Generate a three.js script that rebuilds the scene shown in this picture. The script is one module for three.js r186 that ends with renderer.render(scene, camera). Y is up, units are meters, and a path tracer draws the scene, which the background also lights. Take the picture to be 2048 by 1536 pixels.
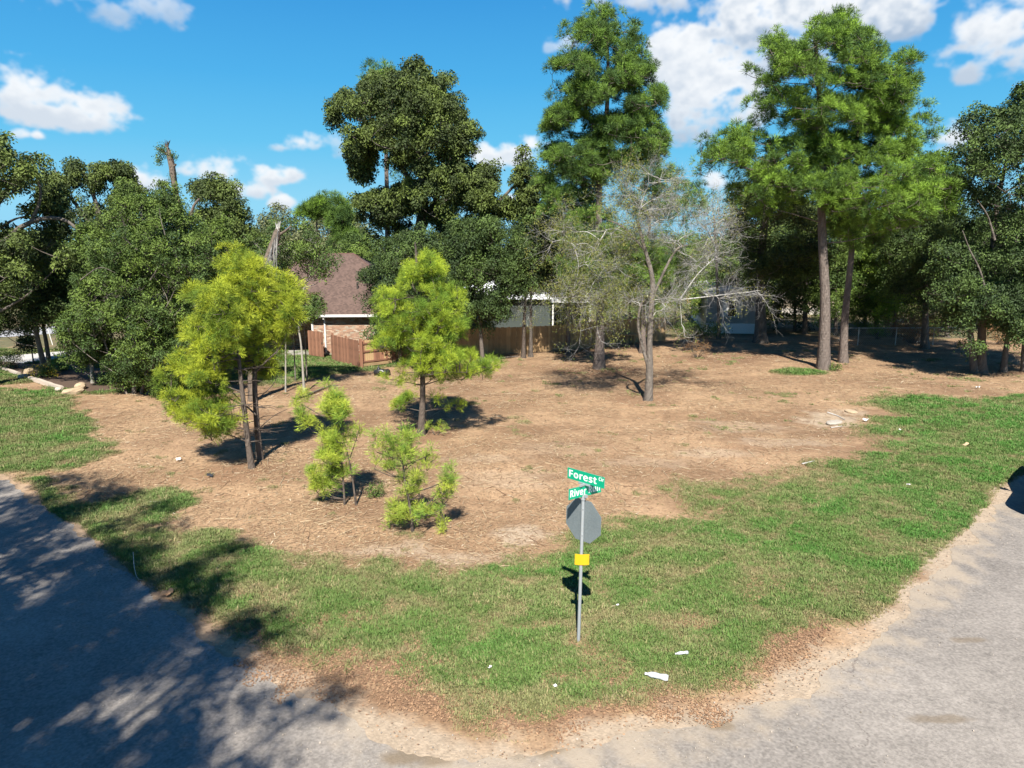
import * as THREE from 'three';
import { mergeGeometries } from 'three/addons/utils/BufferGeometryUtils.js';

// ---------------------------------------------------------------- camera, sky, sun, exposure
const EYE = 7, PITCH = THREE.MathUtils.degToRad(11), EXPO = 1.85;
const scene = new THREE.Scene();
const camera = new THREE.PerspectiveCamera(56.83, 4 / 3, 0.1, 3000);
camera.position.set(0, EYE, 0);
camera.lookAt(0, EYE - Math.sin(PITCH), -Math.cos(PITCH));
const renderer = new THREE.WebGLRenderer({ antialias: true });
renderer.toneMapping = THREE.LinearToneMapping;
renderer.toneMappingExposure = EXPO;
renderer.shadowMap.enabled = true;

const sunDir = new THREE.Vector3(-0.031, 0.743, 0.668).normalize();
const sun = new THREE.DirectionalLight(new THREE.Color().setRGB(1, 0.94, 0.84), 5);
sun.position.copy(sunDir).multiplyScalar(120).add(new THREE.Vector3(0, 0, -30));
sun.target.position.set(0, 0, -30);
sun.castShadow = true;
sun.shadow.mapSize.set(4096, 4096);
Object.assign(sun.shadow.camera, { left: -70, right: 70, top: 70, bottom: -70, near: 1, far: 300 });
sun.shadow.radius = 1;
scene.add(sun, sun.target);

// ---------------------------------------------------------------- numbers
const { clamp, lerp, smoothstep } = THREE.MathUtils;
const V = (x, y, z) => new THREE.Vector3(x, y, z);
function RNG(a) { return () => { a |= 0; a = (a + 0x6d2b79f5) | 0; let t = Math.imul(a ^ (a >>> 15), 1 | a); t = (t + Math.imul(t ^ (t >>> 7), 61 | t)) ^ t; return ((t ^ (t >>> 14)) >>> 0) / 4294967296; }; }
const PERM = new Uint8Array(65536), LATT = new Float32Array(65536);
{ const r = RNG(77); for (let i = 0; i < 65536; i++) LATT[i] = r(); }
const lat = (x, y) => LATT[((x & 255) + ((y & 255) << 8)) & 65535];
function noise(x, y) {
  const ix = Math.floor(x), iy = Math.floor(y), fx = x - ix, fy = y - iy, u = fx * fx * (3 - 2 * fx), v = fy * fy * (3 - 2 * fy);
  const a = lat(ix, iy), b = lat(ix + 1, iy), c = lat(ix, iy + 1), d = lat(ix + 1, iy + 1);
  return a + (b - a) * u + (c - a) * v + (a - b - c + d) * u * v;
}
function fbm(x, y, o = 4) { let s = 0, a = 0.5, t = 0; for (let i = 0; i < o; i++) { s += a * noise(x, y); t += a; a *= 0.5; x = x * 2.03 + 17.3; y = y * 2.03 + 9.7; } return s / t; }

// the survey of the place: a mark in the photograph at a known distance is a point of the lot
const FL = 1420;
function ray(px, py) { const a = (px - 1024) / FL, b = (768 - py) / FL, c = Math.cos(PITCH), s = Math.sin(PITCH); return V(a, -s + b * c, -c - b * s); }
function spot(px, py, dist) { const d = ray(px, py); return d.multiplyScalar(-dist / d.z).add(V(0, EYE, 0)); }
function onGround(px, py) { const d = ray(px, py); return d.multiplyScalar(-EYE / d.y).add(V(0, EYE, 0)); }

// ---------------------------------------------------------------- sky
{
  const W = 4096, H = 2048, data = new Float32Array(W * H * 4), deg = 180 / Math.PI;
  const stops = [[-90, 0.2, 0.2, 0.16], [-1, 0.3, 0.6, 0.85], [0, 0.32, 0.68, 0.93], [3, 0.3, 0.7, 0.94], [7.5, 0.145, 0.565, 0.9], [12, 0.085, 0.45, 0.85], [17.5, 0.052, 0.34, 0.76], [35, 0.016, 0.12, 0.38], [90, 0.007, 0.05, 0.2]];
  const clouds = [];
  const toSky = (px, py) => { const d = ray(px, py).normalize(); return [Math.atan2(d.x, -d.z) * deg, Math.asin(d.y) * deg]; };
  const puff = (px, py, rx, ry, soft = 1, grey = 0, w = 1) => { const [a, e] = toSky(px, py); clouds.push([a, e, rx / 23, ry / 22, soft, grey, w]); };
  puff(40, 185, 70, 42); puff(110, 212, 95, 46); puff(190, 240, 62, 30); puff(225, 12, 105, 30, 2, 0.15, 0.65); puff(130, 2, 40, 14, 2, 0, 0.6);
  puff(595, 288, 48, 22); puff(425, 340, 75, 32); puff(540, 355, 55, 22); puff(480, 378, 60, 24); puff(565, 408, 24, 15); puff(670, 292, 30, 22, 2, 0.1, 0.6);
  puff(975, 322, 52, 38); puff(1050, 316, 50, 36); puff(1020, 300, 30, 18); puff(1035, 410, 30, 20);
  puff(1290, 2, 135, 36, 1.4, 0.35); puff(1365, 120, 72, 68, 0.7); puff(1430, 170, 92, 80, 0.7); puff(1480, 55, 60, 50, 1.3); puff(1400, 235, 85, 62, 1.2, 0.25); puff(1500, 230, 60, 44, 1.2, 0.1); puff(1330, 90, 36, 34);
  puff(1560, 30, 140, 90, 0.6, 0.6); puff(1690, 20, 170, 78, 0.6, 0.5); puff(1790, 45, 80, 44, 0.8, 0.35); puff(1590, 110, 100, 46, 0.9, 0.55, 0.95);
  puff(2010, 60, 76, 66, 1.2, 0.12); puff(1980, 115, 70, 52, 1.2, 0.2); puff(2070, 110, 70, 70, 1.2, 0.25); puff(1930, 75, 26, 16, 1.5);
  puff(1890, 270, 48, 34); puff(1435, 365, 28, 20); puff(285, 360, 42, 28); puff(45, 270, 16, 10); puff(75, 272, 14, 8); puff(1125, 92, 26, 20, 2, 0, 0.6); puff(1100, 100, 14, 14, 2, 0, 0.5);
  const r = RNG(5);
  for (let k = 0; k < 26; k++) {                                         // the same kind of scattered cumulus all round
    const a = 48 + (k + r()) * (264 / 26), e = 5 + r() * r() * 40;
    for (let j = 0; j < 4; j++) clouds.push([((a + (r() - 0.5) * 7 + 180) % 360) - 180, e + (r() - 0.5) * 2, 2 + r() * 3.2, 1.2 + r() * 1.6, 1.1, r() * 0.3, 1]);
  }
  const bins = Array.from({ length: 360 }, () => []);
  for (const c of clouds) { const k = Math.ceil(c[2] * 1.6) + 1; for (let i = -k; i <= k; i++) bins[((Math.floor(c[0]) + i + 180) % 360 + 360) % 360].push(c); }
  for (let j = 0; j < H; j++) {
    const el = ((j + 0.5) / H - 0.5) * 180;
    let k = 0; while (k < stops.length - 2 && el > stops[k + 1][0]) k++;
    const A = stops[k], B = stops[k + 1], t = clamp((el - A[0]) / (B[0] - A[0]), 0, 1), base = [1, 2, 3].map((c) => lerp(A[c], B[c], t));
    for (let i = 0; i < W; i++) {
      const th = ((i + 0.5) / W - 0.5) * 2 * Math.PI, az = Math.atan2(Math.cos(th), -Math.sin(th)) * deg, o = (j * W + i) * 4;
      let cr = base[0], cg = base[1], cb = base[2];
      if (el > 0.5 && el < 62) {
        const bin = bins[((Math.floor(az) + 180) % 360 + 360) % 360];
        if (bin.length) {
          let dens = -1, wsum = 0, grey = 0, rel = 0, wmax = 1;
          for (const c of bin) {
            let dx = az - c[0]; if (dx > 180) dx -= 360; if (dx < -180) dx += 360; dx /= c[2];
            let dy = (el - c[1]) / c[3]; if (dy < 0) dy *= 1.45;
            const d = (1 - (dx * dx + dy * dy)) / c[4];
            if (d > -1.6) { const w = Math.max(0.0001, d + 1.6) ** 4; wsum += w; grey += w * c[5]; rel += w * dy; }
            if (d > dens) { dens = d; wmax = c[6]; }
          }
          if (dens > -1) {
            const n = fbm(az * 0.55 + 300, el * 0.75 + 50, 6), n2 = fbm(az * 1.5 + 90, el * 2.1 + 310, 4);
            const alpha = smoothstep(dens * 0.8 + (n - 0.5) * 2.4 + (n2 - 0.5) * 0.8, 0.0, 0.9) * wmax * 0.97;
            if (alpha > 0.001) {
              grey /= wsum; rel /= wsum;
              const sh = smoothstep(0.42 - rel * 0.55 + (n2 - 0.5) * 0.7 + (n - 0.5) * 0.9, 0.1, 1) * (0.5 + grey * 1.2);
              const w = [lerp(0.98, 0.4, sh), lerp(1.0, 0.52, sh), lerp(1.02, 0.68, sh)];
              cr = lerp(cr, w[0], alpha); cg = lerp(cg, w[1], alpha); cb = lerp(cb, w[2], alpha);
            }
          }
        }
      }
      data[o] = cr / EXPO; data[o + 1] = cg / EXPO; data[o + 2] = cb / EXPO; data[o + 3] = 1;
    }
  }
  const t = new THREE.DataTexture(data, W, H, THREE.RGBAFormat, THREE.FloatType);
  t.mapping = THREE.EquirectangularReflectionMapping; t.magFilter = THREE.LinearFilter; t.needsUpdate = true;
  scene.background = t; scene.environment = t;
}

// ---------------------------------------------------------------- naming
const taken = new Map();
function numbered(n) { const k = taken.get(n) ?? 0; taken.set(n, k + 1); return k ? n + '_' + String(k).padStart(3, '0') : n; }
function shade(o) { o.castShadow = true; o.receiveShadow = true; return o; }
function tag(o, label, category, group) { o.userData.label = label; if (category) o.userData.category = category; if (group) o.userData.group = group; return o; }
function thing(name, label, category, pos = [0, 0, 0], turn = 0, group) {
  const o = new THREE.Group(); o.name = numbered(name); scene.add(o); o.position.set(...pos); o.rotation.y = turn; return tag(o, label, category, group);
}
function part(parent, name, geo, mat, label) { const m = shade(new THREE.Mesh(geo, mat)); m.name = name; parent.add(m); if (label) m.userData.label = label; return m; }
function single(name, label, category, geo, mat, group) { const m = shade(new THREE.Mesh(geo, mat)); m.name = numbered(name); scene.add(m); return tag(m, label, category, group); }
function struct(name, geo, mat, label) { const m = shade(new THREE.Mesh(geo, mat)); m.name = numbered(name); m.userData.kind = 'structure'; if (label) m.userData.label = label; scene.add(m); return m; }

// ---------------------------------------------------------------- materials
const lin = (r, g, b) => new THREE.Color().setRGB(r, g, b);
const std = (c, rough = 0.85, o = {}) => new THREE.MeshStandardMaterial({ color: c, roughness: rough, ...o });
function dataTex(w, h, fn, colour = true) {
  const d = new Uint8Array(w * h * 4), s = (v) => { v = clamp(v, 0, 1); return 255 * (v <= 0.0031308 ? 12.92 * v : 1.055 * Math.pow(v, 1 / 2.4) - 0.055); };
  const c = [0, 0, 0];
  for (let j = 0; j < h; j++) for (let i = 0; i < w; i++) { fn(i, j, c); const o = (j * w + i) * 4; for (let k = 0; k < 3; k++) d[o + k] = colour ? s(c[k]) : clamp(c[k], 0, 1) * 255; d[o + 3] = 255; }
  const t = new THREE.DataTexture(d, w, h); t.magFilter = THREE.LinearFilter; t.minFilter = THREE.LinearMipmapLinearFilter; t.wrapS = t.wrapT = THREE.RepeatWrapping;
  if (colour) t.colorSpace = THREE.SRGBColorSpace; t.needsUpdate = true; return t;
}
const wrapNoise = (x, y, p) => { x = ((x % p) + p) % p; y = ((y % p) + p) % p; const u = x / p, v = y / p; return lerp(lerp(noise(x, y), noise(x - p, y), u), lerp(noise(x, y - p), noise(x - p, y - p), u), v); };
function barkMaterial(a, b, plate, rough = 0.95) {                       // uv in metres: u round, v along
  const S = 256;
  const t = dataTex(S, S, (i, j, c) => { const n = wrapNoise(i / S * 9 * plate, j / S * 3 * plate, 3 * plate * 3), m = noise(i * 0.4, j * 0.25); const k = clamp(n * 0.75 + m * 0.35, 0, 1); for (let q = 0; q < 3; q++) c[q] = lerp(a[q], b[q], k); });
  const bm = dataTex(S, S, (i, j, c) => { const n = wrapNoise(i / S * 9 * plate, j / S * 3 * plate, 3 * plate * 3); c[0] = c[1] = c[2] = clamp(Math.abs(n - 0.5) * 3, 0, 1); }, false);
  return new THREE.MeshStandardMaterial({ map: t, bumpMap: bm, bumpScale: 0.02, roughness: rough });
}
const BARK = {
  pine: barkMaterial([0.06, 0.048, 0.042], [0.24, 0.195, 0.17], 2), young: barkMaterial([0.045, 0.035, 0.03], [0.17, 0.135, 0.11], 2),
  oak: barkMaterial([0.06, 0.05, 0.042], [0.2, 0.17, 0.145], 2), grey: barkMaterial([0.075, 0.062, 0.052], [0.24, 0.21, 0.18], 2), dead: barkMaterial([0.36, 0.345, 0.325], [0.6, 0.585, 0.56], 1),
  pale: barkMaterial([0.2, 0.185, 0.16], [0.42, 0.4, 0.35], 1), snag: barkMaterial([0.06, 0.045, 0.036], [0.24, 0.19, 0.15], 2),
};
const leafMat = new THREE.MeshStandardMaterial({ color: 0xffffff, roughness: 0.7, side: THREE.DoubleSide });
const needleMat = new THREE.MeshStandardMaterial({ color: 0xffffff, roughness: 0.75, side: THREE.DoubleSide });
const dryMat = new THREE.MeshStandardMaterial({ color: 0xffffff, roughness: 0.95, side: THREE.DoubleSide });

// ---------------------------------------------------------------- geometry helpers
class Tubes {
  constructor() { this.p = []; this.n = []; this.u = []; this.i = []; }
  add(pts, r0, r1, sides = 6, wob = 0, seed = 1) {
    const base = this.p.length / 3, N = pts.length; let along = 0; const up = V(0, 0, 0), t = V(0, 0, 0), s = V(0, 0, 0), b = V(0, 0, 0);
    t.subVectors(pts[1], pts[0]).normalize(); s.set(Math.abs(t.x) < 0.8 ? 1 : 0, 0, Math.abs(t.x) < 0.8 ? 0 : 1);
    for (let k = 0; k < N; k++) {
      t.subVectors(pts[Math.min(k + 1, N - 1)], pts[Math.max(k - 1, 0)]).normalize();
      s.addScaledVector(t, -s.dot(t)).normalize(); b.crossVectors(t, s);
      if (k) along += pts[k].distanceTo(pts[k - 1]);
      const f = k / (N - 1), r = typeof r0 === 'function' ? r0(f) : lerp(r0, r1, f);
      for (let j = 0; j <= sides; j++) {
        const a = (j % sides) / sides * Math.PI * 2, rr = r * (1 + wob * (noise(Math.cos(a) * 1.3 + k * 0.35 + seed * 7, Math.sin(a) * 1.3 + seed * 3) - 0.5)), c = Math.cos(a), d = Math.sin(a);
        this.p.push(pts[k].x + (s.x * c + b.x * d) * rr, pts[k].y + (s.y * c + b.y * d) * rr, pts[k].z + (s.z * c + b.z * d) * rr);
        this.n.push(s.x * c + b.x * d, s.y * c + b.y * d, s.z * c + b.z * d);
        this.u.push(j / sides * Math.max(0.25, Math.round(r * 6.28 * 4) / 4), along);
      }
    }
    for (let k = 0; k < N - 1; k++) for (let j = 0; j < sides; j++) { const a = base + k * (sides + 1) + j, c = a + sides + 1; this.i.push(a, a + 1, c, a + 1, c + 1, c); }
  }
  build(origin) {
    const g = new THREE.BufferGeometry(), P = new Float32Array(this.p);
    if (origin) for (let k = 0; k < P.length; k += 3) { P[k] -= origin.x; P[k + 1] -= origin.y; P[k + 2] -= origin.z; }
    g.setAttribute('position', new THREE.BufferAttribute(P, 3)); g.setAttribute('normal', new THREE.BufferAttribute(new Float32Array(this.n), 3)); g.setAttribute('uv', new THREE.BufferAttribute(new Float32Array(this.u), 2)); g.setIndex(this.i); return g;
  }
}
const curve = (pts, n) => new THREE.CatmullRomCurve3(pts).getPoints(n);
function triGeo(tris) { const g = new THREE.BufferGeometry(); g.setAttribute('position', new THREE.BufferAttribute(new Float32Array(tris), 3)); g.computeVertexNormals(); return g; }
function onSphere(r, o = V(0, 0, 0)) { const y = r() * 2 - 1, a = r() * 6.2832, q = Math.sqrt(1 - y * y); return o.set(Math.cos(a) * q, y, Math.sin(a) * q); }
function needleTuft(n, len, w, seed, shoot = 0.6) {                       // a shoot clothed in needles, along +y
  const r = RNG(seed), T = [], d = V(0, 0, 0), s = V(0, 0, 0);
  for (let k = 0; k < n; k++) {
    const a = r() * 6.2832, tilt = 0.15 + 1.15 * Math.sqrt(r()), y0 = len * shoot * (r() - 0.35), L = len * (0.7 + r() * 0.4);
    d.set(Math.cos(a) * Math.sin(tilt), Math.cos(tilt), Math.sin(a) * Math.sin(tilt)); s.copy(onSphere(r)).cross(d).normalize().multiplyScalar(w / 2);
    const m = d.clone().multiplyScalar(L * 0.55), e = d.clone().multiplyScalar(L); e.y -= L * 0.12 * r();
    T.push(-s.x * 0.5, y0 - s.y * 0.5, -s.z * 0.5, s.x * 0.5, y0 + s.y * 0.5, s.z * 0.5, m.x + s.x, y0 + m.y + s.y, m.z + s.z);
    T.push(m.x - s.x, y0 + m.y - s.y, m.z - s.z, m.x + s.x, y0 + m.y + s.y, m.z + s.z, e.x, y0 + e.y, e.z);
  }
  return triGeo(T);
}
function leafCluster(n, rad, L, W, seed) {
  const r = RNG(seed), T = [], c = V(0, 0, 0), d = V(0, 0, 0), s = V(0, 0, 0), nn = V(0, 0, 0);
  for (let k = 0; k < n; k++) {
    onSphere(r, c).multiplyScalar(rad * Math.cbrt(r()) * 1.0); c.y *= 0.7;
    onSphere(r, d); d.y = d.y * 0.6 - 0.15; d.addScaledVector(c, 1.5 / rad * 0.5).normalize();
    onSphere(r, nn); nn.y = Math.abs(nn.y) + 0.35; s.crossVectors(d, nn).normalize();
    const l = L * (0.7 + r() * 0.6), w = W * (0.7 + r() * 0.5), f = nn.cross(d).cross(d).multiplyScalar(-0.0), q = (u, v, h) => [c.x + d.x * u + s.x * v, c.y + d.y * u + s.y * v - h, c.z + d.z * u + s.z * v];
    const A = q(0, 0, 0), B = q(l * 0.5, w / 2, -l * 0.04), C = q(l, 0, l * 0.12), D = q(l * 0.5, -w / 2, -l * 0.04);
    T.push(...A, ...B, ...C, ...A, ...C, ...D);
  }
  return triGeo(T);
}
const Q = new THREE.Quaternion(), MX = new THREE.Matrix4(), YUP = V(0, 1, 0), QT = new THREE.Quaternion(), SC = V(1, 1, 1);
function scatter(parent, name, geo, mat, list, origin) {                  // list of [point, direction, size, colour, spin]
  const m = shade(new THREE.InstancedMesh(geo, mat, list.length)); m.name = name; m.userData.kind = 'stuff';
  const P = V(0, 0, 0);
  list.forEach(([p, d, s, c, spin], k) => {
    Q.setFromUnitVectors(YUP, d); QT.setFromAxisAngle(YUP, spin); Q.multiply(QT);
    P.copy(p); if (origin) P.sub(origin);
    MX.compose(P, Q, typeof s === 'number' ? SC.set(s, s, s) : SC.copy(s)); m.setMatrixAt(k, MX); m.setColorAt(k, c);
  });
  parent.add(m); return m;
}
function inside(poly, x, y) { let c = false; for (let i = 0, j = poly.length - 1; i < poly.length; j = i++) { const [xi, yi] = poly[i], [xj, yj] = poly[j]; if (yi > y !== yj > y && x < (xj - xi) * (y - yi) / (yj - yi) + xi) c = !c; } return c; }
function segDist(poly, x, y, closed = true) {
  let best = 1e9;
  for (let i = closed ? 0 : 1; i < poly.length; i++) { const [ax, ay] = poly[(i + poly.length - 1) % poly.length], [bx, by] = poly[i], dx = bx - ax, dy = by - ay, t = clamp(((x - ax) * dx + (y - ay) * dy) / (dx * dx + dy * dy || 1), 0, 1), ex = ax + dx * t - x, ey = ay + dy * t - y; best = Math.min(best, ex * ex + ey * ey); }
  return Math.sqrt(best);
}

// ---------------------------------------------------------------- ground plan (metres): road edge, cleared lot
const plan = (list) => list.map(([x, y]) => { const p = onGround(x, y); return [p.x, p.z]; });
const roadEdge = plan([[-520, 800], [-260, 872], [0, 958], [70, 1000], [150, 1062], [250, 1150], [330, 1218], [400, 1272], [470, 1318], [560, 1366], [640, 1408], [710, 1446], [790, 1480], [880, 1506], [980, 1520], [1080, 1522], [1180, 1502], [1280, 1478], [1380, 1462], [1470, 1432], [1560, 1398], [1650, 1352], [1720, 1300], [1790, 1236], [1860, 1168], [1930, 1092], [1985, 1026], [2048, 962], [2200, 880], [2500, 800]]);
const roadPoly = [...roadEdge, [90, -36], [90, 30], [6, 30], [3, 6], [-2, 0.5], [-9, -4.8], [-20, -15.5], [-48, -30]];
const lotPoly = plan([[-60, 775], [60, 768], [150, 800], [190, 850], [205, 915], [60, 946], [0, 952], [90, 976], [230, 990], [310, 976], [400, 985], [380, 1020], [300, 1035], [320, 1052], [450, 1060], [490, 1090], [540, 1118], [600, 1138], [760, 1124], [880, 1140], [1000, 1126], [1090, 1086], [1170, 1048], [1300, 1005], [1420, 968], [1560, 948], [1650, 920], [1725, 872], [1690, 846], [1745, 826], [1720, 804], [1830, 792], [1910, 800], [2048, 788], [2400, 772], [2400, 690], [1950, 680], [1640, 672], [1420, 672], [1330, 686], [1180, 694], [1000, 706], [820, 726], [725, 738], [560, 766], [440, 772], [200, 790]]);
class Field {                                                             // signed distance (positive outside), sampled each 0.2 m
  constructor(poly) { this.w = 601; this.h = 401; this.d = new Float32Array(this.w * this.h); for (let j = 0; j < this.h; j++) for (let i = 0; i < this.w; i++) { const x = -60 + i * 0.2, z = -75 + j * 0.2; this.d[j * this.w + i] = segDist(poly, x, z) * (inside(poly, x, z) ? -1 : 1); } }
  at(x, z) { const u = clamp((x + 60) * 5, 0, 599.9), v = clamp((z + 75) * 5, 0, 399.9), i = Math.floor(u), j = Math.floor(v), f = u - i, g = v - j, o = j * this.w + i, d = this.d; return lerp(lerp(d[o], d[o + 1], f), lerp(d[o + this.w], d[o + this.w + 1], f), g); }
}
const roadField = new Field(roadPoly), lotField = new Field(lotPoly);
const groundY = (x, z) => (x < -58 || x > 58 || z < -73 || z > 3 ? 0 : (fbm(x * 0.22 + 40, z * 0.22 + 60, 3) - 0.5) * 0.3 * smoothstep(roadField.at(x, z), 0.3, 4) * smoothstep(73 + z, 0, 6) * smoothstep(58 - Math.abs(x), 0, 6) * smoothstep(x, -17, -12));
const spotsOf = (list) => list.map(([px, py, rx, rz, w]) => { const p = onGround(px, py); return [p.x, p.z, rx, rz, w]; });
const paleSpots = spotsOf([[1035, 1066, 0.9, 0.7, 1], [800, 1100, 1.6, 0.6, 0.8], [940, 1118, 1.2, 0.5, 0.7], [1660, 836, 1.4, 1.4, 1], [1690, 822, 1.2, 1.0, 0.8], [1560, 880, 2.4, 0.8, 0.6], [1420, 905, 2, 0.7, 0.6], [1480, 850, 2.5, 1.0, 0.5], [1010, 960, 1.6, 1.0, 0.4], [960, 920, 1.6, 0.7, 0.45], [1300, 925, 2, 0.7, 0.4], [870, 1115, 0.8, 0.5, 0.8], [1100, 900, 2, 1, 0.3]]);
const grassSpots = spotsOf([[1600, 746, 2.0, 0.9, 1], [640, 734, 3.2, 1.6, 1], [590, 745, 2, 1.2, 0.7], [250, 1010, 2, 1, 0.5]]);
const leafClumps = spotsOf([[1395, 1425, 0.5, 0.35, 1], [1425, 1442, 0.35, 0.18, 1], [1340, 1432, 0.5, 0.2, 0.8], [640, 1330, 1.2, 0.9, 0.7], [1130, 1455, 0.3, 0.2, 0.7]]);
const near = (list, x, z, n) => { let s = 0; for (const [cx, cz, rx, rz, w] of list) { const a = (x - cx) / rx, b = (z - cz) / rz, q = 1.15 - Math.sqrt(a * a + b * b) + (n - 0.5) * 1.3; if (q > 0) s = Math.max(s, w * smoothstep(q, 0, 0.7)); } return s; };
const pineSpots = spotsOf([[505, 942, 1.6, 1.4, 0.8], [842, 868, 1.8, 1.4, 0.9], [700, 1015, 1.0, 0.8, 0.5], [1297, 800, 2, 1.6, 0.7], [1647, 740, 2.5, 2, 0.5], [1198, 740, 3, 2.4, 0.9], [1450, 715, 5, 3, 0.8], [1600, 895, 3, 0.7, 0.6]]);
// [grass, litter, sand] in 0..1
function cover(x, z, out) {
  const rd = roadField.at(x, z), ld = lotField.at(x, z), n = fbm(x * 0.5 + 11, z * 0.5 + 31, 4), n2 = fbm(x * 1.7 + 71, z * 1.7 + 5, 3);
  const loose = smoothstep(x, -1, 4) * smoothstep(-z, 9, 13) * (1 - smoothstep(x, 16, 26));
  let g = smoothstep(ld + (n - 0.5) * (1.7 + loose * 2.4) + (n2 - 0.5) * 1.1 - loose * 0.2, -0.35 - loose * 0.3, 0.5 + loose * 1.6);
  g *= lerp(1, smoothstep(n2, 0.2, 0.6) * 0.75 + 0.25, 0.7);
  const tr = Math.exp(-(((rd - 3.5 + (n - 0.5) * 0.8) / 0.16) ** 2)) + Math.exp(-(((rd - 5.2 + (n - 0.5) * 0.8) / 0.16) ** 2)); g *= 1 - 0.6 * tr * smoothstep(n2, 0.3, 0.6) * smoothstep(x, -6, 0);
  const front = smoothstep(x, -7, -3.5) * (1 - smoothstep(x, 5.2, 8)) * smoothstep(z, -15.5, -12);
  const wide = 0.5 + front * 0.75 + (n - 0.5) * 1.4;
  g *= smoothstep(rd, wide * 0.25, wide * (0.8 + front * 0.5));
  g = Math.max(g, near(grassSpots, x, z, n), rd > 1 ? smoothstep(n2 * 0.7 + n * 0.3, 0.66, 0.76) * 0.35 : 0);
  out[0] = clamp(g, 0, 1);
  const lit = front * smoothstep(rd, 0.35, 0.8) * (1 - smoothstep(rd + (n2 - 0.5) * 2, 1.2, 3.4));
  out[1] = clamp(lit * 1.0 + front * 0.1, 0, 1);
  const right = smoothstep(x, 4, 9);
  out[2] = clamp((1 - smoothstep(rd + (n2 - 0.5) * 0.9, 0.1, 0.42 + front * 0.25 + right * 0.3)) * (0.35 + 0.65 * smoothstep(x, -5.5, -2)), 0, 1);
  out[3] = near(paleSpots, x, z, n2);
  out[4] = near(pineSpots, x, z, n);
}
const CV = [0, 0, 0, 0, 0];
function groundColour(x, z, c, fine) {
  cover(x, z, CV);
  const [g, lit, sand, pale, duff] = CV, n = fbm(x * 0.35, z * 0.35, 4), m = fbm(x * 2.3 + 9, z * 2.3, 3), f = fine ? fbm(x * 17, z * 17, 3) : fbm(x * 6, z * 6, 2), f2 = noise(x * 41 + 5, z * 41);
  const k = clamp((n - 0.5) * 2.2 + (fbm(x * 0.25 + z * 0.12 + 70, z * 1.3 + 20, 3) - 0.5) * 1.1 + (m - 0.5) * 0.9 + 0.5, 0, 1), s = 0.72 + 0.5 * f + (f2 - 0.5) * 0.25;
  let r = lerp(0.4, 0.24, k), gg = lerp(0.262, 0.145, k), b = lerp(0.152, 0.08, k);
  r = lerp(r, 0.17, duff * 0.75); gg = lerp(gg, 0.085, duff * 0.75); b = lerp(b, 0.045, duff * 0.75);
  r = lerp(r, 0.41, pale * 0.8); gg = lerp(gg, 0.325, pale * 0.8); b = lerp(b, 0.235, pale * 0.8);
  r = lerp(r, lerp(0.075, 0.15, m), g * 0.85); gg = lerp(gg, lerp(0.1, 0.13, m), g * 0.85); b = lerp(b, 0.05, g * 0.85);
  const l = lit * smoothstep(m, 0.25, 0.6) * 0.8; r = lerp(r, 0.24, l); gg = lerp(gg, 0.145, l); b = lerp(b, 0.085, l);
  r = lerp(r, 0.4, sand * 0.9); gg = lerp(gg, 0.32, sand * 0.9); b = lerp(b, 0.235, sand * 0.9);
  c[0] = r * s; c[1] = gg * s; c[2] = b * s;
}
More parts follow.
